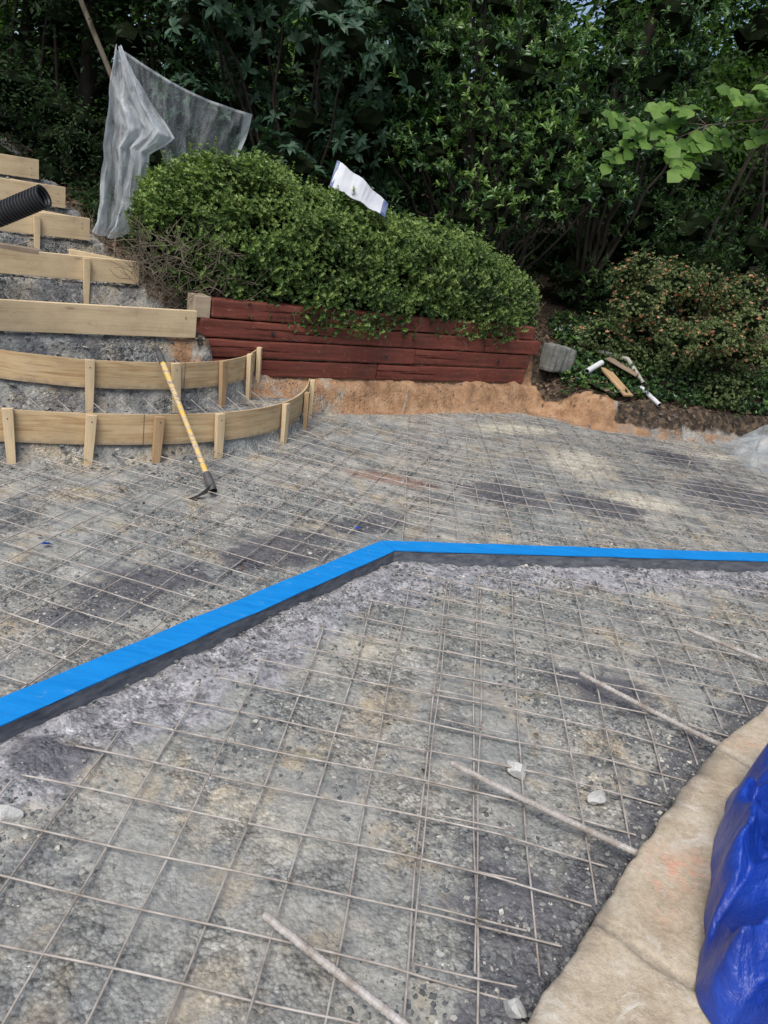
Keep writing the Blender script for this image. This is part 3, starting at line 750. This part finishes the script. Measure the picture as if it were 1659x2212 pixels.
# ---------------------------------------------------------------- plastic sheeting
def grid_mesh(name,G,mat,dens,parent=None):
    a,b=G.shape[:2]; ii=np.arange(a*b).reshape(a,b); F=np.stack([ii[:-1,:-1],ii[:-1,1:],ii[1:,1:],ii[1:,:-1]],-1).reshape(-1,4)
    return np_mesh(name,G.reshape(-1,3),F,mat,True,parent,attrs=dict(dens=dens.ravel()))
ps=empty('plastic_sheet')
rows=[(2.345,-2.39,-2.37),(2.2,-2.41,-2.27),(2.0,-2.44,-2.12),(1.84,-2.455,-1.97),(1.78,-2.46,-2.03),(1.70,-2.465,-2.15),(1.55,-2.465,-2.16),(1.3,-2.48,-2.20),(1.15,-2.51,-2.24),(1.06,-2.53,-2.34)]
NR=150;NC=130
zz=np.linspace(2.345,1.06,NR); rz=np.array([r[0] for r in rows])[::-1]
xl=np.interp(zz,rz,np.array([r[1] for r in rows])[::-1]);xr=np.interp(zz,rz,np.array([r[2] for r in rows])[::-1])
uu=np.linspace(0,1,NC); G=np.zeros((NR,NC,3)); D=np.zeros((NR,NC))
for i in range(NR):
    w=xr[i]-xl[i]; o1=np.ones(NC); zi=zz[i]*o1
    cr=crumple(uu*1.0+.25*zi,zi*.35,2.8,21,6,.15); cr2=crumple(uu*.8,zi,3.6,25,5,.1)
    G[i,:,0]=xl[i]+w*uu+.03*(fbm(uu*2,zi,6,3,3)-.5)+.025*(crumple(zi,zi*0,3.,9,5)-.5)
    G[i,:,1]=6.2-.05*(1-uu)-.22*(cr-.4)*min(1,w*4)-.05*cr2
    G[i,:,2]=zz[i]+.02*np.sin(uu*9+2)*(1-i/NR)+(.07*(crumple(uu,o1,3,8,4)-.5)*max(0,(i-NR+14)/14))
    D[i]=.52+.9*(cr-.45)+.35*(cr2-.5)
D[:,-5:]+=.3; D[:,:3]+=.2
grid_mesh('hanging_fold',G,film_m,np.clip(D,.1,1),ps)
G=np.zeros((50,60,3)); A=np.array([-2.38,6.22,2.34]);B=np.array([-1.50,6.55,2.10]);C=np.array([-2.05,6.25,1.60]);D_=np.array([-1.62,6.6,1.62])
for i in range(50):
    v=i/49
    for j in range(60):
        u=j/59; p=(A*(1-u)+B*u)*(1-v)+(C*(1-u)+D_*u)*v; p=p+np.array([0,.05*math.sin(u*14+v*3)*(0.3+v)+.02*math.sin(u*31+v*8),-.05*math.sin(math.pi*u)*(1-v)]); G[i,j]=p
dens=np.full((50,60),.16)+.1*(fbm(G[:,:,0],G[:,:,2],6,3,9)-.5); dens[:2]=.6; dens[:,-4:]=.6
grid_mesh('rear_panel',G,film_m,dens,ps)
tubes('support_stick',[tube_arrays(np.array([(-2.42,6.26,.85),(-2.40,6.26,1.6),(-2.385,6.25,2.33)]),.010,6)],oldwood,ps)
m=110; u,v=np.meshgrid(np.linspace(0,1,m),np.linspace(0,1,m)); xx=3.0+1.1*u;yy=6.35+1.1*v
rr=np.sqrt(((u-.5)/.5)**2+((v-.5)/.5)**2); hh=.02+.40*np.clip(1-rr,0,1)**.5*(.3+1.1*crumple(xx,yy,2.6,31,6))+.07*crumple(xx,yy,7,33,5)*np.clip(1.2-rr,0,1)
grid_mesh('plastic_sheet',np.stack([xx+.12*(fbm(xx,yy,6,3,2)-.5),yy+.12*(fbm(xx,yy,6,3,4)-.5),hh],-1),film_m,np.clip(.05+.6*crumple(xx,yy,4,35,5),0,1))

# ---------------------------------------------------------------- white sign board lying on the hedge
def package():
    e=empty('white_cardboard_sign')
    a=np.array([-.825,6.52,1.765]);b=np.array([-.375,6.62,1.600]); 
    u=(b-a); L=np.linalg.norm(u);u/=L; up=np.array([.10,.45,.85]);up/=np.linalg.norm(up); w=np.cross(u,up);w/=np.linalg.norm(w)
    white=mat_simple('white_card',(.48,.49,.53),(.66,.67,.70),5,.55,.3,.2,.002);navy=mat_simple('navy_print',(.01,.03,.14),(.25,.30,.42),16,.45)
    def slab(nm,s0,s1,h0,h1,mat,off=0.0,t=.012):
        m_=14;V=[]
        for k,(w_) in enumerate((-t/2-off,t/2+off)):
            for i in range(m_):
                s_=s0+(s1-s0)*i/(m_-1); bend=.018*math.sin(s_*9)+.006*math.sin(s_*31)
                hh0=h0*(1-.15*s_/L)-.006*math.sin(s_*40); hh1=h1*(1-.62*s_/L)+.005*math.sin(s_*33+1)
                for h_ in (hh0,hh1): V.append(a+u*s_+up*h_+w*(w_+bend*(1+h_*6)))
        F=[]
        n2=m_*2
        for i in range(m_-1):
            F.append((i*2,i*2+1,i*2+3,i*2+2)); F.append((n2+i*2,n2+i*2+2,n2+i*2+3,n2+i*2+1))
            F.append((i*2+1,n2+i*2+1,n2+i*2+3,i*2+3)); F.append((i*2,i*2+2,n2+i*2+2,n2+i*2))
        F.append((0,n2,n2+1,1));F.append((n2-2,n2-1,2*n2-1,2*n2-2))
        np_mesh(nm,V,F,mat,False,e)
    slab('white_panel',0,L,-.09,.12,white); slab('navy_end',-.002,.022,-.092,.122,navy,.0015); slab('navy_end_far',L-.045,L+.002,-.092,.122,navy,.0015)
package()

# ---------------------------------------------------------------- debris, chunks, scraps
def chunk(name,c,s,mat,seed,parent=None,n=11):
    bm=bmesh.new(); bmesh.ops.create_icosphere(bm,subdivisions=3,radius=1); r=random.Random(seed)
    planes=[(Vector((r.uniform(-1,1),r.uniform(-1,1),r.uniform(-1,1))).normalized(),r.uniform(.45,.75)) for _ in range(n)]
    for v in bm.verts:
        for n_,d_ in planes:
            k=v.co.dot(n_)
            if k>d_: v.co-=n_*(k-d_)
        v.co=Vector((v.co.x*s[0],v.co.y*s[1],v.co.z*s[2]))
    me=bpy.data.meshes.new(name);bm.to_mesh(me);bm.free();me.materials.append(mat)
    o=bpy.data.objects.new(name,me);o.location=c;o.rotation_euler=(r.uniform(-.2,.2),r.uniform(-.2,.2),r.uniform(0,6));link(o,parent);return o
chunk('concrete_chunk',(.54,2.0,.022),(.055,.034,.030),conc_m,1)
chunk('concrete_chunk',(.79,1.94,.008),(.055,.040,.014),conc_m,2)
chunk('concrete_chunk',(.455,1.20,.02),(.035,.025,.025),conc_m,3)
chunk('concrete_chunk',(-.81,1.49,.02),(.035,.045,.028),conc_m,4)
for i in range(34):
    x=rng.uniform(.3,1.0);y=rng.uniform(1.4,2.1)
    if inpoly(np.array([x]),np.array([y]),copP)[0]: continue
    g=rng.random()*.009+.005; chunk('stone_fragment',(x,y,float(gz(x,y))+.002),(g*1.6,g,g*.7),conc_m if i%9==0 else wetconc_m,30+i)
cb=empty('concrete_block'); beam('block',(1.30,7.70,.51),(1.58,7.84,.48),.16,.26,wetconc_m,cb,.025,seg=8,jit=.012)
def on(x,y,dz=0): return (x,y,float(gz(x,y))+dz)
beam('scrap_board',on(1.72,7.62,.05),on(2.02,7.50,.05),.10,.02,oldwood,None,.002)
beam('scrap_board',on(1.92,7.78,.08),on(2.12,7.42,.06),.11,.02,oldstake,None,.002)
beam('scrap_board',on(1.95,7.86,.14),on(2.24,7.72,.12),.17,.02,oldwood,None,.002)
beam('scrap_board',on(1.55,7.70,.03),on(1.95,7.68,.04),.05,.02,oldstake,None,.002)
def pvc(a,b,r=.028):
    a=np.array(a);b=np.array(b); e=empty('pvc_pipe')
    P=np.linspace(a,b,6); tubes('pipe_wall',[tube_arrays(P,r,18)],pvc_m,e); tubes('pipe_bore',[tube_arrays(P[::-1],r*.86,18)],black_m,e)  # black bore colour stands in for the shade inside the white pipe
    tubes('pipe_lip',[tube_arrays(np.array([a,a+(a-b)*1e-3]),[r,r*.86],18),tube_arrays(np.array([b,b+(b-a)*1e-3]),[r,r*.86],18)],pvc_m,e,False)
pvc(on(1.72,7.62,.12),on(1.88,7.80,.11)); pvc(on(2.28,7.66,.06),on(2.42,7.40,.05),.022)
tubes('pvc_pipe',[tube_arrays(np.array([on(1.9,8.1,.12),on(2.15,7.9,.12),on(2.3,7.7,.07)]),.022,12)],mat_simple('dirty_pvc',(.28,.27,.24),(.45,.43,.39),10),None)
blue_bit=mat_simple('blue_tape_scrap',(.0,.05,.4),(.01,.12,.6),20,.5)
for (x,y) in ((-.13,3.72),(-1.42,2.95)):
    P=np.array([on(x,y,.02),on(x+.03,y+.005,.035),on(x+.035,y+.03,.015),on(x,y+.028,.022)]); np_mesh('tape_scrap',P,[(0,1,2,3)],blue_bit)

# ---------------------------------------------------------------- foliage
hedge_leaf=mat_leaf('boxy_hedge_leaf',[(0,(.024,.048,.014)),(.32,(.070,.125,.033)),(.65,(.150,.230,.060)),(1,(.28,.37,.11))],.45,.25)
laurel_leaf=mat_leaf('laurel_leaf',[(0,(.012,.032,.012)),(.42,(.030,.075,.026)),(.72,(.070,.150,.042)),(1,(.17,.28,.07))],.32,.25,.5)
palm_leaf=mat_leaf('palmate_leaf',[(0,(.022,.052,.032)),(.6,(.050,.105,.060)),(1,(.08,.145,.075))],.5,.25)
wood_leaf=mat_leaf('woodland_leaf',[(0,(.008,.018,.007)),(.6,(.024,.052,.017)),(1,(.06,.115,.030))],.55,.3,.2)
bright_leaf=mat_leaf('sunlit_leaf',[(0,(.04,.09,.02)),(.6,(.10,.19,.04)),(1,(.20,.32,.07))],.5,.4,.25)  # brightness of the backlit far trees put into the leaf colour
bush_leaf=mat_leaf('bush_leaf',[(0,(.035,.055,.022)),(.5,(.10,.14,.05)),(.85,(.17,.21,.08)),(1,(.24,.28,.12))],.5,.2)
flower_m=mat_leaf('faded_orange_flower',[(0,(.32,.13,.07)),(1,(.55,.32,.19))],.7,.2,.1)
dead_leaf=mat_leaf('dead_leaf',[(0,(.04,.028,.018)),(.6,(.12,.08,.052)),(1,(.28,.19,.12))],.8,.1,.1)
core_m=mat_simple('shaded_foliage_core',(.004,.007,.003),(.012,.018,.007),9,.95,.05)  # near-black colour stands in for the shade deep inside the foliage
dia=t_diamond(.5); oval=t_oval(.36); ovalw=t_oval(.5,.2)
whorl=t_fan(t_oval(.30,.18),9,.75,.45,seed=2,stem=.55,arc=6*math.pi,lj=.5); whorl5=t_fan(t_oval(.36,.22),7,.05,.3,arc=5.2,seed=4)
sprig=t_fan(t_diamond(.5),5,.7,.3,seed=6)

def hedge():
    e=empty('clipped_hedge')
    C0=np.array([-2.12,5.98]);C1=np.array([1.02,8.33]); ax=(C1-C0);L=np.linalg.norm(ax);ax/=L;nr=np.array([-ax[1],ax[0]])
    def surf(t,th,k=1.0):
        endk=np.power(np.clip(1-np.abs(2*t-1)**5,0,1),.5)
        top=np.interp(t,[0,.10,.22,.42,.62,.8,1],[1.54,1.70,1.70,1.55,1.46,1.38,1.12]); base=np.interp(t,[0,.15,.3,.8,1],[.80,.74,.62,.64,.70]); hw=np.interp(t,[0,.3,.8,1],[.46,.70,.68,.46])*(.35+.65*endk)
        cx=np.cos(th);sy=np.sin(th)
        px_=-np.sign(cx)*np.abs(cx)**.7*hw*k; pz=base+(top-base)*(np.abs(sy)**.75)*k*(.75+.25*endk)
        ln=fbm(t*7,th*1.8,1.6,3,61)-.5; ln2=fbm(t*26,th*7,1.6,3,63)-.5
        r=1+.38*ln+.32*ln2
        ctr=C0[None,:]+ax[None,:]*(t*L)[:,None]
        return np.column_stack([ctr[:,0]+nr[0]*px_*r,ctr[:,1]+nr[1]*px_*r,base+(pz-base)*(1+.22*ln+.26*ln2)])
    n=72000
    t=rng.random(n);th=rng.random(n)**.85*2.75-.02
    P=surf(t,th); c=np.column_stack([C0[0]+ax[0]*t*L,C0[1]+ax[1]*t*L,np.full(n,1.05)])
    Nn=P-c; Nn/=np.linalg.norm(Nn,axis=1,keepdims=True); P=P-Nn*(rng.random(n)**1.5*.16-.03)[:,None]+rng.normal(size=(n,3))*.024
    bare=(t<.11)&(P[:,2]<1.15+.1*np.sin(P[:,0]*40)); keep=~(bare&(rng.random(n)<.7))
    low=(P[:,2]<.84)&(t<.25)&(rng.random(n)<.5); keep&=~low
    gap=fbm(t*11,th*3.5,2.2,3,66)<.43; keep&=~(gap&(rng.random(n)<.78))
    P,Nn,t=P[keep],Nn[keep],t[keep]
    r_=np.clip(.16+.50*np.clip(Nn[:,2]+.1,0,1)*rng.random(len(P))**.7+.95*(fbm(P[:,0]*3+P[:,1],P[:,2]*3+P[:,1],2.5,4,9)-.30)+.1*rng.normal(size=len(P)),0,1)  # upward-facing leaves get lighter tones, painting the sunlit top into the colour
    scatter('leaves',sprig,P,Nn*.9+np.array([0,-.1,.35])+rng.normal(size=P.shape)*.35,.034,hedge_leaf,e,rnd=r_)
    k=rng.random(len(P))<.03; S=P[k]; D=Nn[k]+np.array([0,0,.8])+rng.normal(size=(k.sum(),3))*.3; D/=np.linalg.norm(D,axis=1,keepdims=True)
    Q=np.concatenate([S+D*f for f in (.03,.05,.07,.09)]); scatter('shoots',sprig,Q,np.tile(D,(4,1)),.026,hedge_leaf,e,rnd=np.clip(rng.random(len(Q))*.4+.6,0,1))
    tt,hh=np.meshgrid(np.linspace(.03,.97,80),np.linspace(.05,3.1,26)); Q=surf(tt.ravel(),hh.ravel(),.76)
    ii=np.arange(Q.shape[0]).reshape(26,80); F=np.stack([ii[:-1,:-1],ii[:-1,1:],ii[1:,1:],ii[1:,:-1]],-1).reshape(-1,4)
    np_mesh('dark_inner_core',Q,F,core_m,True,e)  # dark shell added inside; shade between the leaves put into its colour
    parts=[]
    for i in range(460):
        lf=i<300
        t0=rng.uniform(-.04,.16) if lf else rng.uniform(.1,1)
        o=C0+ax*t0*L-nr*rng.uniform(.15,.60); z0=rng.uniform(.74,1.15)
        p=np.array([o[0],o[1],z0]); d_=np.array([rng.normal()*.5-.1,rng.normal()*.4-.2,rng.uniform(.0,1.0)]); d_/=np.linalg.norm(d_)
        pts=[p]
        for k in range(5): d_=d_+rng.normal(size=3)*.25; d_/=np.linalg.norm(d_); p=p+d_*rng.uniform(.03,.06); pts.append(p)
        parts.append(tube_arrays(np.array(pts),np.linspace(.003,.0012,6),4))
    tubes('twigs',parts,twig_m,e)
hedge()

def shrub(name,centers,radii,per,template,size,mat,stems=None,core=.55,flat=.8,rb=None,parent=None,wild=0):
    e=empty(name) if parent is None else parent
    P,N=clumps(centers,radii,per,flat)
    if wild: N=N/np.linalg.norm(N,axis=1,keepdims=True)+rng.normal(size=N.shape)*wild
    hgt=(P[:,2]-P[:,2].min())/(np.ptp(P[:,2])+1e-6)
    r=np.clip(rng.random(len(P))*.55+.5*(fbm(P[:,0]+P[:,1],P[:,2],2.5,3,13)-.15)+.08*hgt,0,1)
    if rb is not None: r=np.clip(r*rb,0,1)
    scatter('leaves',template,P,N,size,mat,e,rnd=r)
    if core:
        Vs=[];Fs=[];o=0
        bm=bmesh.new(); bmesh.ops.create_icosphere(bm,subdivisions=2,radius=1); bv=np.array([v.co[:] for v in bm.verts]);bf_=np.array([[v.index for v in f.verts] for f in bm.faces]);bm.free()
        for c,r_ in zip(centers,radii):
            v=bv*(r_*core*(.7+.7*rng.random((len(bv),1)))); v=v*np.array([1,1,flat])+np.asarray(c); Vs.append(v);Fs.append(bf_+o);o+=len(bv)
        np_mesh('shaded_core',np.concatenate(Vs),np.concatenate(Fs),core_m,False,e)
    if stems:
        parts=[]
        for a,b,r0 in stems:
            a=np.array(a,float);b=np.array(b,float);t=np.linspace(0,1,9)[:,None]; P_=a+(b-a)*t+rng.normal(size=(9,3))*.02*np.linalg.norm(b-a)*np.sin(t*3.1)
            parts.append(tube_arrays(P_,np.linspace(r0,r0*.45,9),7))
        tubes('stems',parts,darkbark_m,e)
    return e
def rcent(n,x,y,z,r):
    return [(rng.uniform(*x),rng.uniform(*y),rng.uniform(*z)) for _ in range(n)],[rng.uniform(*r) for _ in range(n)]

def laurel(cx,cy,zt,w,n,rb=1.1):
    cs=[];rs=[]
    for i in range(n):
        z=rng.uniform(1.2,zt); k=1-.35*abs((z-2.0)/2.2); a=rng.uniform(0,2*math.pi); rr=w*math.sqrt(rng.random())*k
        cs.append((cx+rr*math.cos(a),cy+rr*math.sin(a)*.7,z)); rs.append(rng.uniform(.20,.46))
    stems=[((cx,cy,.9),(c[0],c[1],c[2]),.028) for c in cs[::2]]
    shrub('laurel_shrub',cs,rs,100,whorl,.088,laurel_leaf,stems,.4,rb=rb,wild=.45)
laurel(.45,9.3,4.1,1.35,46,1.3)
laurel(1.95,10.0,4.4,1.2,34,1.15)
laurel(-.75,9.4,3.2,.9,22,1.0)
cs=[(.25,8.6,1.95),(.55,8.5,1.80),(.85,8.5,2.05),(1.15,8.6,1.8),(1.35,8.4,2.1),(1.7,8.6,2.15),(.6,8.6,2.35),(-.1,8.6,2.2),(1.0,8.5,2.5),(1.3,8.6,2.75),(.3,8.7,2.75)]
shrub('laurel_shrub',cs,[.26]*len(cs),120,whorl,.085,laurel_leaf,[((.9,9.0,.9),c,.018) for c in cs],.3,rb=1.65,wild=.4)
cs=[];rs=[]
for i in range(46):
    cs.append((rng.uniform(-2.7,-.5),rng.uniform(8.2,9.4),rng.uniform(1.5,4.0))); rs.append(rng.uniform(.25,.45))
shrub('palmate_shrub',cs,rs,48,whorl5,.135,palm_leaf,[((-1.5,9.0,.9),c,.022) for c in cs[::2]],.4,wild=.3)
cs,rs=rcent(24,(1.2,4.6),(9.2,10.6),(.7,2.2),(.3,.5)); shrub('dark_understorey_shrub',cs,rs,110,whorl,.09,wood_leaf,None,.45,wild=.4)
cs=[];rs=[]
for i in range(54):
    a=rng.uniform(0,6.28);z=rng.uniform(.42,1.50);rr=.86*math.sqrt(rng.random())*(1-.3*abs(z-.9))
    cs.append((2.80+rr*math.cos(a)*1.15,8.22+rr*math.sin(a)*.8,z));rs.append(rng.uniform(.13,.25))
fb=shrub('flowering_azalea_bush',cs,rs,1100,sprig,.034,bush_leaf,[((2.8,8.4,.35),c,.010) for c in cs],.4,rb=1.2)
P,N=clumps(cs,[r*1.15 for r in rs],170); k=(P[:,2]>.75)&(rng.random(len(P))<.6); scatter('flowers',t_fan(t_diamond(.8),5,.6,seed=3),P[k],N[k],.026,flower_m,fb)
def branch():
    e=empty('overhanging_branch')
    pts=[(3.2,5.4,2.9),(2.6,5.3,2.72),(2.1,5.15,2.52),(1.75,5.05,2.38),(1.45,5.0,2.30),(1.22,4.98,2.16)]
    parts=[tube_arrays(np.array(pts),np.linspace(.010,.002,6),6)]
    P=[];N=[];Yd=[]
    for base in pts[1:]:
        for j in range(5):
            b=np.array(base)+rng.normal(size=3)*.06; d_=np.array([rng.uniform(-.9,.1),rng.uniform(-.7,.3),rng.uniform(-.45,.1)]);d_/=np.linalg.norm(d_)
            q=b+d_*.30; parts.append(tube_arrays(np.array([base,(b+q)/2+[0,0,.03],q]),[.003,.002,.0015],4))
            for t in np.linspace(.25,1.05,6):
                for sgn in (-1,1):
                    sd=np.cross(d_,[0,0,1])*sgn; P.append(b+d_*.30*t+np.array([0,0,.02])); Yd.append(sd*.9+d_*.6+[0,0,-.35]); N.append([rng.normal()*.3,-.7+rng.normal()*.35,1])
    scatter('leaves',t_oval(.95,.12),np.array(P),np.array(N),.082,bright_leaf,e,ydir=np.array(Yd),rnd=rng.random(len(P))*.5+.4)
    tubes('twigs',parts,twig_m,e)
branch()

def tree(x,y,h,lean,r0,crown,leafmat,size=.12,per=60,name='woodland_tree',bark=darkbark_m,cr=(.5,.95),n=26,zlo=.35):
    e=empty(name); z0=float(gz(x,y))-.1
    top=np.array([x+lean[0],y+lean[1],z0+h]); t=np.linspace(0,1,14)[:,None]; P=np.array([x,y,z0])+(top-np.array([x,y,z0]))*t+rng.normal(size=(14,3))*.05*np.sin(t*3.1)
    parts=[tube_arrays(P,np.linspace(r0,r0*.3,14),9)]
    cs=[];rs=[]
    for i in range(n):
        tz=rng.uniform(zlo,1.05); a=rng.uniform(0,6.28); rr=crown*(.25+.75*rng.random())*(1.1-.5*abs(tz-.7))
        base=P[min(13,int(tz*13))]; c=base+np.array([rr*math.cos(a),rr*math.sin(a),rng.uniform(.0,.6)]); cs.append(tuple(c)); rs.append(rng.uniform(*cr))
        parts.append(tube_arrays(np.array([base-[0,0,.2],(base+c)/2+[0,0,.1],c]),[r0*.28,r0*.18,r0*.08],5))
    tubes('trunk_and_limbs',parts,bark,e)
    shrub(name,cs,rs,per,dia,size,leafmat,None,0,parent=e)
for x,y,h,l in [(-5.5,11,7,(.3,0)),(-3.6,12.5,8,(-.3,0)),(-1.6,12,7.5,(.5,0)),(.4,13,8,(-.2,.3)),(2.4,13.5,7.5,(.6,0)),(-7.5,13.5,8,(0,0)),(-4.4,10.2,6,(.2,0))]:
    tree(x,y,h,l,rng.uniform(.07,.13),1.5,wood_leaf,.105,130,zlo=.12,n=34)
for x,y,h,l in [(4.6,12.5,7,(.5,0)),(6.6,13.5,8,(.3,0)),(3.6,16,9,(-.3,0)),(6.0,17,9,(.4,0)),(8.5,16,9,(0,0))]:
    tree(x,y,h,l,rng.uniform(.06,.11),1.6,bright_leaf,.10,125,zlo=.2,n=30,cr=(.45,.8))
parts=[]
for i in range(15):
    x=rng.uniform(1.8,5.0);y=rng.uniform(10,12.4);z0=float(gz(x,y)); l=rng.normal()*.5+.35
    P=np.array([(x,y,z0-.1),(x+l*.4+rng.normal()*.05,y,z0+1.2),(x+l+rng.normal()*.1,y+.1,z0+2.4),(x+l*1.2,y,z0+3.2)]); parts.append(tube_arrays(P,[.026,.022,.016,.008],7))
for i in range(12):
    x=rng.uniform(-6,-2.8);y=rng.uniform(9.3,11);z0=float(gz(x,y)); l=rng.normal()*.5
    P=np.array([(x,y,z0-.1),(x+l*.4,y,z0+1.2),(x+l,y+.1,z0+2.6),(x+l*1.3,y,z0+5)]); parts.append(tube_arrays(P,[.022,.02,.016,.01],6))
tubes('thin_woodland_trunks',parts,darkbark_m)
tubes('slender_tree',[tube_arrays(np.array([(-3.1,8.4,1.2),(-3.30,8.7,1.75),(-3.49,9.0,2.30),(-3.92,9.05,3.08),(-4.3,9.1,3.9),(-4.6,9.2,5)]),[.034,.032,.03,.027,.024,.02],9)],bark_m)
cs,rs=rcent(110,(-8,-2.2),(9.4,11.5),(1.3,5.0),(.35,.65)); shrub('shaded_thicket',cs,rs,190,dia,.075,wood_leaf,None,.38,rb=.8)
cs,rs=rcent(66,(-3.5,4.2),(11.0,12.4),(.9,5.2),(.45,.75)); shrub('woodland_thicket',cs,rs,140,oval,.11,wood_leaf,None,.4,rb=.95)
cs,rs=rcent(34,(3.0,7.5),(10.8,13),(.6,3.6),(.4,.65)); shrub('woodland_thicket',cs,rs,130,oval,.11,wood_leaf,None,.35)
cs=[];rs=[]
for i in range(85):
    x=rng.uniform(-5.2,-1.9); y=rng.uniform(7.3,9.3)
    if x*SU[0]+y*SU[1]<2.75 and x*SN[0]+y*SN[1]<8.4: continue
    r_=rng.uniform(.16,.34); cs.append((x,y,float(gz(x,y))+rng.uniform(.05,.75))); rs.append(r_)
shrub('slope_undergrowth',cs,rs,460,dia,.045,wood_leaf,None,.4,rb=.95)
cs=[];rs=[]
for i in range(170):
    x=rng.uniform(-22,22);y=rng.uniform(19,24);zt=9 if x<6 else 6.6; cs.append((x,y,rng.uniform(.5,zt)));rs.append(rng.uniform(1.1,1.9))
shrub('distant_woodland',cs,rs,55,dia,.30,bright_leaf,None,.35)
hx=np.linspace(-60,60,40);hv=np.linspace(0,1,10);HX,HV=np.meshgrid(hx,hv)
HZ=1.5+HV*(5.2+1.2*np.sin(HX*.13)-2.0*sstep(4,14,HX))+.8*(fbm(HX,HV*10,.3,3,5)-.5); HY=27+HV*9
ii=np.arange(HX.size).reshape(HX.shape); F=np.stack([ii[:-1,:-1],ii[:-1,1:],ii[1:,1:],ii[1:,:-1]],-1).reshape(-1,4)
np_mesh('dark_hill_backdrop',np.stack([HX,HY,HZ],-1).reshape(-1,3),F,mat_simple('dark_backdrop_leaves',(.012,.025,.008),(.05,.09,.03),6,.95,.05,.8,.3),True)  # added backdrop, its dark colour stands in for shade in the foliage gaps
n=6500; x=rng.uniform(1.5,4.6,n);y=rng.uniform(7.4,9.5,n)
dE=y-np.interp(x,[p[0] for p in EDGE],[p[1] for p in EDGE]); k=(dE>.28)&(fbm(x,y,2.3,3,71)+.12*(x>2.1)>.52); x,y=x[k],y[k]
scatter('ground_ivy',sprig,np.column_stack([x,y,gz(x,y)+rng.random(len(x))*.10]),np.column_stack([rng.normal(size=len(x))*.4,rng.normal(size=len(x))*.4-.2,np.ones(len(x))]),.05,laurel_leaf)
n=20000; x=rng.uniform(-4.2,4.5,n);y=rng.uniform(6,9.6,n); dwv=(x-WA[0])*wn[0]+(y-WA[1])*wn[1]; sv=x*SU[0]+y*SU[1]; swv=(x-WA[0])*wu[0]+(y-WA[1])*wu[1]
dE=y-np.interp(x,[p[0] for p in EDGE],[p[1] for p in EDGE]); k=((dwv>.12)&(sv>2.5)&(swv<wl))|((swv>wl)&(dE>.12+.3*rng.random(n))); x,y=x[k],y[k]
# a few stray leaves blown over the slab
x2=rng.uniform(-3,3.4,150);y2=rng.uniform(1.2,7,150); kk=~inpoly(x2,y2,copP)&(dpoly(x2,y2,BLUEF)>.15); x=np.concatenate([x,x2[kk]]);y=np.concatenate([y,y2[kk]])
scatter('leaf_litter',ovalw,np.column_stack([x,y,gz(x,y)+.008+rng.random(len(x))*.010]),np.column_stack([rng.normal(size=len(x))*.4,rng.normal(size=len(x))*.4,np.ones(len(x))]),np.concatenate([np.full(len(x)-kk.sum(),.04),np.full(kk.sum(),.024)]),dead_leaf)
parts=[]
for i in range(420):
    q_=rng.uniform(5.35,7.6); s_=rng.uniform(2.46,3.2); p=SU*s_/(SU@SU)+SN*q_/(SN@SN); 
    if ((p[0]-WA[0])*wn[0]+(p[1]-WA[1])*wn[1])<.2: continue
    z=float(gz(p[0],p[1])); d_=np.array([rng.normal(),rng.normal()*.6,abs(rng.normal())*.6]); d_/=np.linalg.norm(d_); L_=rng.uniform(.08,.25)
    a=np.array([p[0],p[1],z]); parts.append(tube_arrays(np.array([a,a+d_*L_*.5+rng.normal(size=3)*.015,a+d_*L_]),[.0022,.0018,.001],4))
tubes('dry_brush',parts,twig_m)
n=3600; q_=rng.uniform(5.5,8.4,n); s_=rng.uniform(2.52,3.5,n); x=SU[0]*s_/(SU@SU)+SN[0]*q_/(SN@SN); y=SU[1]*s_/(SU@SU)+SN[1]*q_/(SN@SN)
dwv=(x-WA[0])*wn[0]+(y-WA[1])*wn[1]; k=(dwv>.2)&(fbm(x,y,3,3,77)>.42); x,y=x[k],y[k]
scatter('slope_weeds',sprig,np.column_stack([x,y,gz(x,y)+rng.random(len(x))*.16]),np.column_stack([rng.normal(size=len(x))*.5,rng.normal(size=len(x))*.5-.2,np.ones(len(x))]),.04,wood_leaf)

# ---------------------------------------------------------------- light, sky, camera
w=bpy.data.worlds.new('World'); scene.world=w; w.use_nodes=True; nt=w.node_tree
sky=nt.nodes.new('ShaderNodeTexSky'); sky.sky_type='NISHITA'; sky.sun_disc=False
az=rad(200); el=rad(58)
sky.sun_elevation=el; sky.sun_rotation=az
sky.air_density=1.0; sky.dust_density=3.0; sky.ozone_density=1.0
bg=nt.nodes['Background']; bg.inputs[1].default_value=.15; nt.links.new(sky.outputs[0],bg.inputs[0])
ld=bpy.data.lights.new('sun','SUN'); ld.energy=3.1; ld.angle=rad(35); ld.color=(1,.97,.93)
lo=bpy.data.objects.new('sun',ld); dv=Vector((math.sin(az)*math.cos(el),math.cos(az)*math.cos(el),math.sin(el))); lo.rotation_euler=dv.to_track_quat('Z','Y').to_euler(); link(lo)
p=rad(20.8);r=rad(9.5)
F=Vector((0,math.cos(p),-math.sin(p)));U0=Vector((0,math.sin(p),math.cos(p)));R0=Vector((1,0,0))
Rc=math.cos(r)*R0+math.sin(r)*U0;Uc=-math.sin(r)*R0+math.cos(r)*U0
cd=bpy.data.cameras.new('camera'); cd.sensor_fit='VERTICAL'; cd.angle=2*math.atan(1106/1671); cd.clip_start=.05; cd.clip_end=500
co=bpy.data.objects.new('camera',cd); Mx=Matrix((Rc,Uc,-F)).transposed().to_4x4(); Mx.translation=(0,0,1.55); co.matrix_world=Mx; link(co)
scene.camera=co
scene.view_settings.view_transform='Standard'; scene.view_settings.look='None'; scene.view_settings.exposure=0
